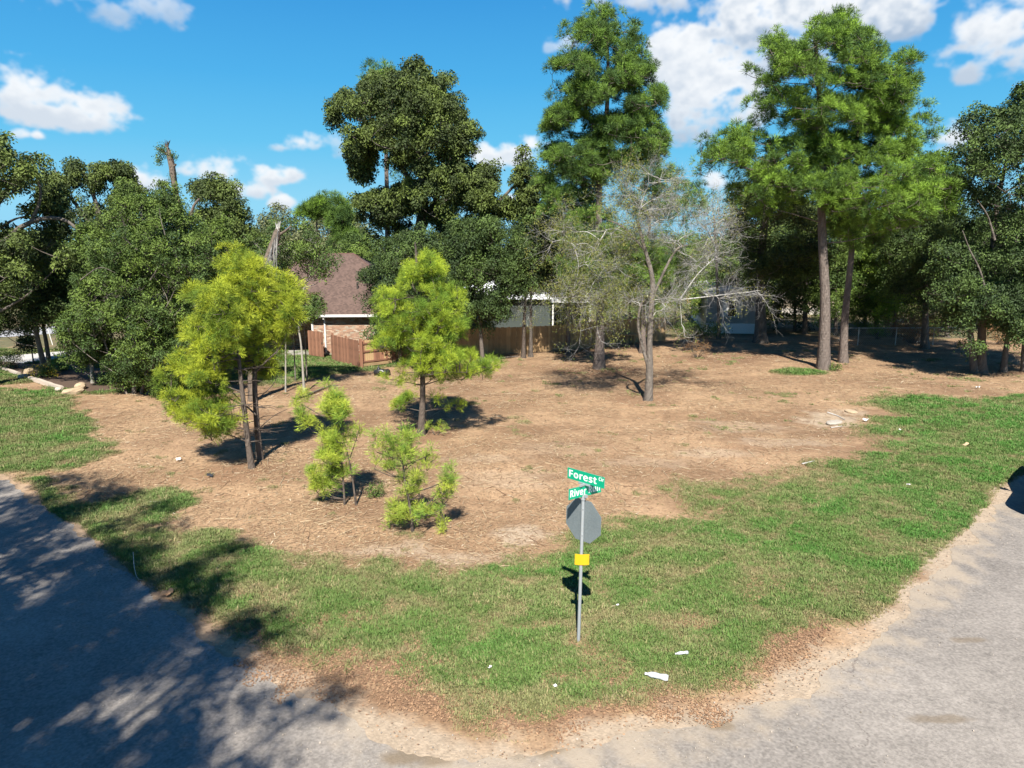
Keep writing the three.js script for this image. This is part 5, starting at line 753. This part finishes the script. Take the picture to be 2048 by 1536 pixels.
// ---------------------------------------------------------------- the street sign
{
  const foot = onGround(1157, 1282), t = thing('street_sign', 'street name sign on a galvanised pole, grey back of a stop sign, yellow plate below', 'street sign', [foot.x, groundY(foot.x, foot.z), foot.z]); t.rotation.z = -0.012;
  const galv = new THREE.MeshStandardMaterial({ map: speckle([0.36, 0.39, 0.41], [0.5, 0.53, 0.55], 3), metalness: 0.35, roughness: 0.5 }), back = new THREE.MeshStandardMaterial({ map: speckle([0.17, 0.205, 0.22], [0.28, 0.32, 0.335], 0.7), metalness: 0.3, roughness: 0.55 });
  part(t, 'pole', new THREE.CylinderGeometry(0.03, 0.03, 2.75, 18).translate(0, 1.375, 0), galv);
  part(t, 'pole_cap', mergeGeometries([new THREE.CylinderGeometry(0.042, 0.042, 0.09, 18).translate(0, 2.74, 0), box(0.05, 0.05, 0.16, 0, 2.775, 0, 0.75)]), galv);
  const yaw = Math.atan2(-0.69, 0.725);                                  // the sign's long side runs right and towards the road
  const oct = new THREE.Shape(); for (let k = 0; k < 8; k++) { const a = Math.PI / 8 + k * Math.PI / 4, q = 0.381 / Math.cos(Math.PI / 8); k ? oct.lineTo(Math.cos(a) * q, Math.sin(a) * q) : oct.moveTo(Math.cos(a) * q, Math.sin(a) * q); }
  const og = new THREE.ExtrudeGeometry(oct, { depth: 0.003, bevelEnabled: true, bevelThickness: 0.001, bevelSize: 0.002, bevelSegments: 1 });
  const st = part(t, 'stop_plate', og, back); st.position.set(0.02, 2.3, -0.036); st.rotation.y = yaw;
  const bolts = []; for (const y of [-0.24, 0.24]) bolts.push(new THREE.CylinderGeometry(0.012, 0.012, 0.02, 6).rotateX(Math.PI / 2).translate(0.0, 2.3 + y, 0.036)); part(t, 'bolt', bolts[0], galv); part(t, 'bolt', bolts[1], galv);
  const nameTex = (draw) => { const c = document.createElement('canvas'); c.width = 768; c.height = 200; const x = c.getContext('2d'); x.fillStyle = '#00a078'; x.fillRect(0, 0, 768, 200); draw(x); const q = new THREE.CanvasTexture(c); q.colorSpace = THREE.SRGBColorSpace; return q; };
  const forest = nameTex((x) => { x.fillStyle = '#f4f8f5'; x.font = 'bold 176px sans-serif'; x.textBaseline = 'alphabetic'; x.save(); x.translate(16, 158); x.scale(600 / x.measureText('Forest').width, 1); x.fillText('Forest', 0, 0); x.restore(); x.font = 'bold 84px sans-serif'; x.save(); x.translate(646, 82); x.scale(108 / x.measureText('Cir').width, 1); x.fillText('Cir', 0, 0); x.restore(); });
  const river = nameTex((x) => { x.fillStyle = '#f4f8f5'; x.font = 'bold 170px sans-serif'; x.textBaseline = 'alphabetic'; x.save(); x.translate(20, 158); x.scale(728 / x.measureText('River Run').width, 1); x.fillText('River Run', 0, 0); x.restore(); });
  const edgeM = std(lin(0.55, 0.57, 0.57), 0.4, { metalness: 0.4 });
  const plate = (tex, w, h) => [new THREE.BoxGeometry(w, h, 0.006), [edgeM, edgeM, edgeM, edgeM, ...[0, 1].map(() => new THREE.MeshStandardMaterial({ map: tex, roughness: 0.45 }))]];
  const p1 = part(t, 'name_plate', ...plate(forest, 0.8, 0.2), 'upper green name plate reading Forest Cir'); p1.position.set(0.03, 3.1, 0.02); p1.rotation.y = yaw;
  const p2 = part(t, 'name_plate', ...plate(river, 0.74, 0.2), 'lower green name plate reading River Run'); p2.position.set(0.03, 2.86, 0.0); p2.rotation.y = yaw + Math.PI / 2 - 0.2;
  part(t, 'bracket', mergeGeometries([box(0.24, 0.035, 0.025, 0.01, 2.975, 0.01, yaw + Math.PI / 2), box(0.24, 0.03, 0.025, 0.01, 2.985, 0.01, yaw)]), galv);
  const yg = new THREE.BoxGeometry(0.25, 0.2, 0.004, 10, 2, 1), A = yg.attributes.position; for (let k = 0; k < A.count; k++) { const x = A.getX(k); A.setZ(k, A.getZ(k) - x * x * 1.6 + Math.sin(x * 22) * 0.006); A.setY(k, A.getY(k) + Math.sin(x * 18) * 0.006); } yg.computeVertexNormals();
  const y = part(t, 'marker_plate', yg, std(lin(0.85, 0.42, 0.01), 0.55), 'small bent yellow plate'); y.position.set(0.01, 1.6, 0.045); y.rotation.y = -0.1;
}

// ---------------------------------------------------------------- car waiting just outside the picture at right: its shadow reaches in
{
  const root = thing('parked_car', 'black car on the right-hand road just outside the picture', 'car', [15.78, 0, -18.6], THREE.MathUtils.degToRad(45)), paint = new THREE.MeshPhysicalMaterial({ color: lin(0.012, 0.014, 0.018), roughness: 0.3, clearcoat: 1, clearcoatRoughness: 0.05 }), tyre = std(lin(0.02, 0.02, 0.02), 0.9), rim = std(lin(0.5, 0.5, 0.52), 0.35, { metalness: 0.9 });
  const side = new THREE.Shape(); side.moveTo(-2.25, 0.35); side.lineTo(-2.3, 0.75); side.quadraticCurveTo(-2.28, 1.0, -2.1, 1.05); side.lineTo(-1.0, 1.12); side.lineTo(-0.3, 1.68); side.quadraticCurveTo(0.6, 1.78, 1.7, 1.68); side.lineTo(2.2, 1.1); side.lineTo(2.3, 0.9); side.lineTo(2.28, 0.35); side.closePath();
  const g = new THREE.ExtrudeGeometry(side, { depth: 1.72, bevelEnabled: true, bevelThickness: 0.06, bevelSize: 0.05, bevelSegments: 3 }); g.translate(0, 0, -0.86); part(root, 'body', g, paint);
  const ws = (x0, y0, x1, y1) => { const dx = x1 - x0, dy = y1 - y0, L = Math.hypot(dx, dy); return new THREE.BoxGeometry(L, 0.02, 1.5).rotateZ(Math.atan2(dy, dx)).translate((x0 + x1) / 2 - 0.05 * dy / L, (y0 + y1) / 2 + 0.06 * Math.abs(dx) / L, 0); };
  part(root, 'windscreen', ws(-0.93, 1.16, -0.36, 1.62), glassMat); for (const s of [-1, 1]) part(root, 'side_window', box(1.7, 0.42, 0.02, 0.55, 1.38, s * 0.925), glassMat);
  for (const [x, s] of [[-1.45, -1], [-1.45, 1], [1.45, -1], [1.45, 1]]) { const w = new THREE.Group(); w.name = 'wheel'; w.position.set(x, 0.34, s * 0.86); root.add(w); part(w, 'tyre', new THREE.TorusGeometry(0.25, 0.1, 10, 24), tyre); part(w, 'rim', new THREE.CylinderGeometry(0.2, 0.2, 0.16, 20).rotateX(Math.PI / 2), rim); }
  for (const s of [-1, 1]) { const m = part(root, 'mirror', new THREE.SphereGeometry(1, 16, 10).scale(0.07, 0.09, 0.15).translate(-0.85, 1.2, s * 1.12), paint); part(m, 'stalk', box(0.04, 0.03, 0.16, -0.85, 1.14, s * 0.98), paint); part(root, 'headlight', box(0.06, 0.16, 0.4, -2.3, 0.85, s * 0.62), std(lin(0.7, 0.7, 0.7), 0.1)); }
}

// ---------------------------------------------------------------- litter, sticks, things left on the lot
function bottle(label, px, py, turn, s = 1) {
  const p = onGround(px, py), t = thing('plastic_bottle', label, 'bottle', [p.x, groundY(p.x, p.z) + 0.085, p.z], turn), mat = std(lin(0.55, 0.58, 0.6), 0.25);
  const prof = [[0, -0.13], [0.034, -0.13], [0.036, -0.1], [0.03, -0.04], [0.036, 0.01], [0.034, 0.06], [0.016, 0.1], [0.014, 0.12], [0, 0.12]].map(([x, y]) => new THREE.Vector2(x * 1.25 * s, y * 1.25 * s)), g = new THREE.LatheGeometry(prof, 16), a = g.attributes.position;
  for (let k = 0; k < a.count; k++) { const n = 0.75 + 0.4 * noise(a.getX(k) * 50 + 5, a.getY(k) * 30); a.setXYZ(k, a.getX(k) * n, a.getY(k), a.getZ(k) * n); } g.computeVertexNormals(); g.rotateZ(Math.PI / 2);
  part(t, 'body', g, mat); part(t, 'cap', new THREE.CylinderGeometry(0.019 * s, 0.019 * s, 0.025, 12).rotateZ(Math.PI / 2).translate(-0.155 * s, 0, 0), std(lin(0.8, 0.8, 0.8), 0.4));
}
bottle('crushed white plastic bottle in the grass near the curb, larger one', 1313, 1361, -0.35, 1.15);
bottle('small clear bottle lying in the grass above the crushed white one', 1363, 1315, 0.2, 0.7);
function scrap(label, px, py, s, seed, colour = lin(0.8, 0.8, 0.78), name = 'paper_scrap', cat = 'litter') {
  const p = onGround(px, py), g = new THREE.PlaneGeometry(s, s * 0.7, 6, 4).rotateX(-Math.PI / 2), a = g.attributes.position; for (let k = 0; k < a.count; k++) a.setY(k, (fbm(a.getX(k) * 9 / s * 0.3 + seed, a.getZ(k) * 3 / s + seed, 2) - 0.2) * s * 0.8); g.computeVertexNormals();
  const m = single(name, label, cat, g, new THREE.MeshStandardMaterial({ color: colour, roughness: 0.8, side: THREE.DoubleSide })); m.position.set(p.x, groundY(p.x, p.z) + 0.04, p.z); m.rotation.y = seed; return m;
}
scrap('tiny white scrap in the grass left of the sign, farther from the road', 980, 1337, 0.07, 1); scrap('tiny white scrap near the leaf litter below the sign', 1110, 1376, 0.07, 2);
scrap('white scrap at the right edge of the pale debris patch', 1731, 842, 0.22, 3); scrap('white scrap in the right-hand grass just past the debris patch', 1800, 861, 0.12, 4); scrap('pale scrap on the brown ground near the shade on the far right', 1955, 776, 0.2, 5);
scrap('white scrap in the right-hand grass, middle of the slope', 1817, 973, 0.1, 6); scrap('white scrap on the mulch left of the twin young pines', 358, 926, 0.16, 7); scrap('dark scrap on the mulch below the twin young pines', 421, 956, 0.22, 8, lin(0.03, 0.035, 0.045), 'plastic_scrap');
scrap('pale tan scrap in the right-hand grass', 1932, 894, 0.22, 9, lin(0.5, 0.36, 0.22)); scrap('white scrap in the grass right of the sign', 1235, 1213, 0.06, 10);
function stick(label, pts, r0, mat = BARK.dead, name = 'stick', cat = 'stick', lift = 0.03) { const T = new Tubes(), q = pts.map(([x, y, h = 0]) => { const p = onGround(x, y); p.y = groundY(p.x, p.z) + lift + h; return p; }); const o = q[0].clone(); T.add(curve(q, 10), r0, r0 * 0.45, 6, 0.3); const m = single(name, label, cat, T.build(o), mat); m.position.copy(o); return m; }
stick('thin curved pale twig standing in the grass beside the left road', [[269, 1132, 0.3], [270, 1148, 0.12], [276, 1160, 0], [288, 1163, 0]], 0.008);
stick('dark fallen branch lying on the mulch right of the twin pines', [[590, 800], [615, 792], [640, 782], [660, 776], [676, 775]], 0.06, BARK.oak, 'fallen_branch', 'branch', 0.08);
stick('pale stick in the sparse grass right of the bare ground', [[1604, 927], [1630, 922]], 0.03); stick('broken stick on top of the pale debris patch', [[1655, 826, 0.05], [1672, 829], [1690, 838]], 0.03); stick('second stick at the right of the pale debris patch', [[1662, 852], [1685, 850]], 0.025);
stick('long stick lying along the bottom of the shaded fence', [[985, 722], [1010, 717], [1036, 713]], 0.07, BARK.grey, 'fallen_branch', 'branch', 0.08); stick('bent twig in the shaded grass by the left road', [[432, 1140], [440, 1130], [437, 1136]], 0.006); stick('pale stick in the tan grass strip at far left', [[300, 1003], [328, 1004]], 0.02); stick('short pale stick in the shaded grass by the left road', [[358, 1157], [380, 1158]], 0.012);
scrap('curled brown dead leaf at the shaded edge of the left road', 335, 1192, 0.24, 11, lin(0.36, 0.22, 0.12), 'dead_leaf', 'leaf');
rock('stone_slab', 'whitish broken stone lying in the pale debris patch', 'rock', 1668, 843, 0.9, 0.13, 0.45, 7, new THREE.MeshStandardMaterial({ map: speckle([0.3, 0.26, 0.21], [0.52, 0.48, 0.42], 2), roughness: 1 })); rock('stone_slab', 'cream broken stone behind the whitish one in the debris patch', 'rock', 1702, 822, 0.7, 0.12, 0.4, 8, stoneMat);
{ const p = onGround(764, 748), g = new THREE.TorusGeometry(0.32, 0.17, 14, 30), a = g.attributes.position; for (let k = 0; k < a.count; k++) { const n = 1 + (fbm(a.getX(k) * 6, a.getY(k) * 6 + a.getZ(k) * 5, 3) - 0.5) * 0.5; a.setXYZ(k, a.getX(k) * n, a.getY(k) * n, a.getZ(k) * n); } g.computeVertexNormals(); g.rotateX(Math.PI / 2 - 0.25); const t = thing('rubbish_bag', 'crumpled black plastic bag by the fence near the middle young pine', 'bag', [p.x, groundY(p.x, p.z) + 0.16, p.z]); part(t, 'bag', g, std(lin(0.025, 0.027, 0.03), 0.35)); part(t, 'tie', new THREE.ConeGeometry(0.1, 0.22, 9).translate(-0.2, 0.28, -0.1), std(lin(0.025, 0.027, 0.03), 0.4)); }
{ const p = onGround(1240, 690), t = thing('work_table', 'small rough wooden table in front of the sunlit fence', 'table', [p.x, 0, p.z], 0.1); part(t, 'top', box(1.9, 0.06, 0.5, 0.3, 0.75, 0), tanWood[0]); for (const [x, z] of [[-0.4, -0.2], [-0.4, 0.2], [1.0, -0.2], [1.0, 0.2]]) part(t, 'leg', box(0.09, 0.72, 0.09, x, 0.36, z), tanWood[1]); }
// ---------------------------------------------------------------- what nobody could count: grass, chips, leaf litter
{
  const r = RNG(301), mkTuft = (seed, n, h) => { const q = RNG(seed), T = []; for (let k = 0; k < n; k++) { const a = q() * 6.28, b = q() * 6.28, R = 0.06 * Math.sqrt(q()), x = Math.cos(a) * R, z = Math.sin(a) * R, H = h * (0.55 + q() * 0.6), ln = H * (0.25 + q() * 0.7), w = 0.0045, dx = Math.cos(b), dz = Math.sin(b), c = -Math.sin(b) * w, s = Math.cos(b) * w; const mx = x + dx * ln * 0.35, mz = z + dz * ln * 0.35, ex = x + dx * ln, ez = z + dz * ln; T.push(x - c, 0, z - s, x + c, 0, z + s, mx + c, H * 0.65, mz + s, x - c, 0, z - s, mx + c, H * 0.65, mz + s, mx - c, H * 0.65, mz - s, mx - c, H * 0.65, mz - s, mx + c, H * 0.65, mz + s, ex, H, ez); } return triGeo(T); };
  const green = lin(0.1, 0.175, 0.035), lush = lin(0.07, 0.185, 0.025), straw = lin(0.3, 0.235, 0.125), c = new THREE.Color(), up = V(0, 1, 0), grassMat = new THREE.MeshStandardMaterial({ color: 0xffffff, roughness: 0.75, side: THREE.DoubleSide });
  const lists = [[], [], []], out = [0, 0, 0, 0, 0];
  let made = 0;
  for (let tries = 0; tries < 1100000 && made < 430000; tries++) {
    const dist = 8 + 40 * Math.pow(r(), 1.7), half = dist * 0.8 + 2, x = (r() * 2 - 1) * half, z = -dist;          // thinner with distance from the road
    if (x < -57 || x > 57 || roadField.at(x, z) < 0.02) continue;
    if (x < -10 && (inside(bedPlan, x, z) || inside(drivePlan, x, z) || inside(pathPlan, x, z))) continue;
    cover(x, z, out); if (r() > out[0] * 1.05 - out[1] * 0.25) continue;
    const n = fbm(x * 0.6 + 3, z * 0.6 + 40, 3), m = noise(x * 2.2, z * 2.2);
    c.lerpColors(green, lush, smoothstep(n + smoothstep(x, 6, 12) * 0.3, 0.5, 0.85)); c.lerp(straw, clamp((1 - out[0]) * 0.8 + smoothstep(fbm(x * 0.9 + 33, z * 1.6 + 7, 3), 0.42, 0.68) * 0.34 * (1 - smoothstep(x, 7, 12) * 0.7) + (r() < 0.2 ? 0.5 : 0) - 0.1, 0, 0.92)); c.multiplyScalar(0.75 + r() * 0.5);
    const s = (0.6 + r() * 0.6 + (r() < 0.06 ? 0.6 : 0)) * (1 + Math.max(0, dist - 16) * 0.035) * (0.6 + out[0] * 0.5);
    lists[made % 3].push([V(x, groundY(x, z) - 0.005, z), V((r() - 0.5) * 0.3, 1, (r() - 0.5) * 0.3).normalize(), V(s * 1.15, s, s * 1.15), c.clone(), r() * 6.28]); made++;
  }
  const gr = new THREE.Group(); gr.name = 'grass'; gr.userData.kind = 'stuff'; tag(gr, 'patchy green grass verge round the corner of the lot', 'grass'); scene.add(gr);
  lists.forEach((l, k) => scatter(gr, 'blades', mkTuft(310 + k, 12, 0.06), grassMat, l));
  // dry chips and straw on the cleared ground
  const chip = triGeo([-0.5, 0, -0.06, 0.5, 0.02, -0.05, 0.46, 0.05, 0.06, -0.5, 0, -0.06, 0.46, 0.05, 0.06, -0.45, 0.02, 0.07, -0.45, 0.02, 0.07, 0.46, 0.05, 0.06, 0.1, 0, 0.11]), bits = [];
  const chipA = lin(0.44, 0.32, 0.19), chipB = lin(0.2, 0.115, 0.065);
  for (let tries = 0; tries < 600000 && bits.length < 190000; tries++) {
    const dist = 10 + 44 * Math.pow(r(), 1.45), x = (r() * 2 - 1) * (dist * 0.8 + 2), z = -dist; if (x < -57 || x > 57 || roadField.at(x, z) < 0.2) continue;
    const ld = lotField.at(x, z); cover(x, z, out); const thick = fbm(x * 0.55 + 200, z * 0.55, 3);
    if (r() > (ld < 0 ? 0.4 + smoothstep(thick, 0.35, 0.65) * 0.6 : 0.14 * Math.exp(-ld * 0.6)) * (1 - out[3] * 0.8)) continue;
    c.lerpColors(chipB, chipA, Math.pow(r(), 0.8) * (0.55 + thick * 0.7)); if (r() < 0.03) c.setRGB(0.6, 0.5, 0.36);
    const L = (0.04 + 0.13 * r() * r()) * (1 + dist * 0.012), w = L * (0.4 + r() * 0.8);
    bits.push([V(x, groundY(x, z) + 0.006 + r() * 0.02, z), V((r() - 0.5) * 0.5, 1, (r() - 0.5) * 0.5).normalize(), V(L, L, w), c.clone(), r() * 6.28]);
  }
  const wc = scatter(scene, 'wood_chips', chip, dryMat, bits); tag(wc, 'straw and wood chips strewn over the cleared brown ground', 'wood chips');
  // long straws and twigs
  const straws = [], sg = new THREE.CylinderGeometry(0.5, 0.35, 1, 4, 1, true).rotateZ(Math.PI / 2);
  for (let k = 0; k < 8500; k++) { const dist = 13 + 34 * Math.pow(r(), 1.2), x = (r() * 2 - 1) * dist * 0.75, z = -dist; if (lotField.at(x, z) > 0.4 || roadField.at(x, z) < 0.5) continue; const L = 0.12 + r() * r() * r() * 1.0; c.lerpColors(chipB, lin(0.55, 0.45, 0.3), r()); straws.push([V(x, groundY(x, z) + 0.02, z), V((r() - 0.5) * 0.2, 1, (r() - 0.5) * 0.2).normalize(), V(L, 0.012 + L * 0.012, 0.012 + L * 0.012), c.clone(), r() * 6.28]); }
  tag(scatter(scene, 'twigs', sg, dryMat, straws), 'dry stalks and twigs scattered on the cleared lot', 'twigs');
  // loose gravel on the sandy edge of the asphalt
  const peb = new THREE.IcosahedronGeometry(0.5, 0), stones = [];
  for (let tries = 0; tries < 90000 && stones.length < 3500; tries++) { const x = lerp(-14, 18, r()), z = lerp(-24, -8, r()), rd = roadField.at(x, z); if (rd > 0.5 || r() > Math.exp(-Math.abs(rd) * 2.2) + 0.012) continue; const L = 0.008 + r() * r() * 0.03, v = 0.6 + r() * 0.7; c.setRGB(0.36 * v, 0.31 * v, 0.26 * v); stones.push([V(x, Math.max(0.008, groundY(x, z)) + L * 0.3, z), onSphere(r).clone(), V(L, L * 0.7, L), c.clone(), r() * 6]); }
  tag(scatter(scene, 'gravel', peb, dryMat, stones), 'loose gravel on the sandy edge of the asphalt', 'gravel');
  // fallen leaves along the road edge
  const leaf = triGeo([-0.5, 0.05, 0, 0, -0.02, 0.24, 0.5, 0.14, 0, -0.5, 0.05, 0, 0.5, 0.14, 0, 0, 0.03, -0.24]), leaves = [], la = lin(0.42, 0.26, 0.15), lb = lin(0.19, 0.105, 0.06);
  for (let tries = 0; tries < 420000 && leaves.length < 60000; tries++) { const x = lerp(-10, 16, r()), z = lerp(-17, -8, r()), rd = roadField.at(x, z); if (rd < -0.4) continue; cover(x, z, out); const clump = near(leafClumps, x, z, noise(x * 3, z * 3)); if (rd < 0 && clump < 0.3) continue; const patch = smoothstep(fbm(x * 1.1 + 60, z * 1.1, 3), 0.3, 0.6); if (r() > Math.max(out[1] * patch * 0.9, clump, 0.014)) continue; c.lerpColors(lb, la, r()); const L = 0.024 + r() * 0.036; leaves.push([V(x, groundY(x, z) + 0.008 + r() * 0.02, z), V((r() - 0.5) * 0.9, 1, (r() - 0.5) * 0.9).normalize(), V(L, L, L * (0.7 + r() * 0.6)), c.clone(), r() * 6.28]); }
  tag(scatter(scene, 'leaf_litter', leaf, dryMat, leaves), 'reddish brown fallen leaves banked along the road edge', 'fallen leaves');
}
renderer.render(scene, camera);
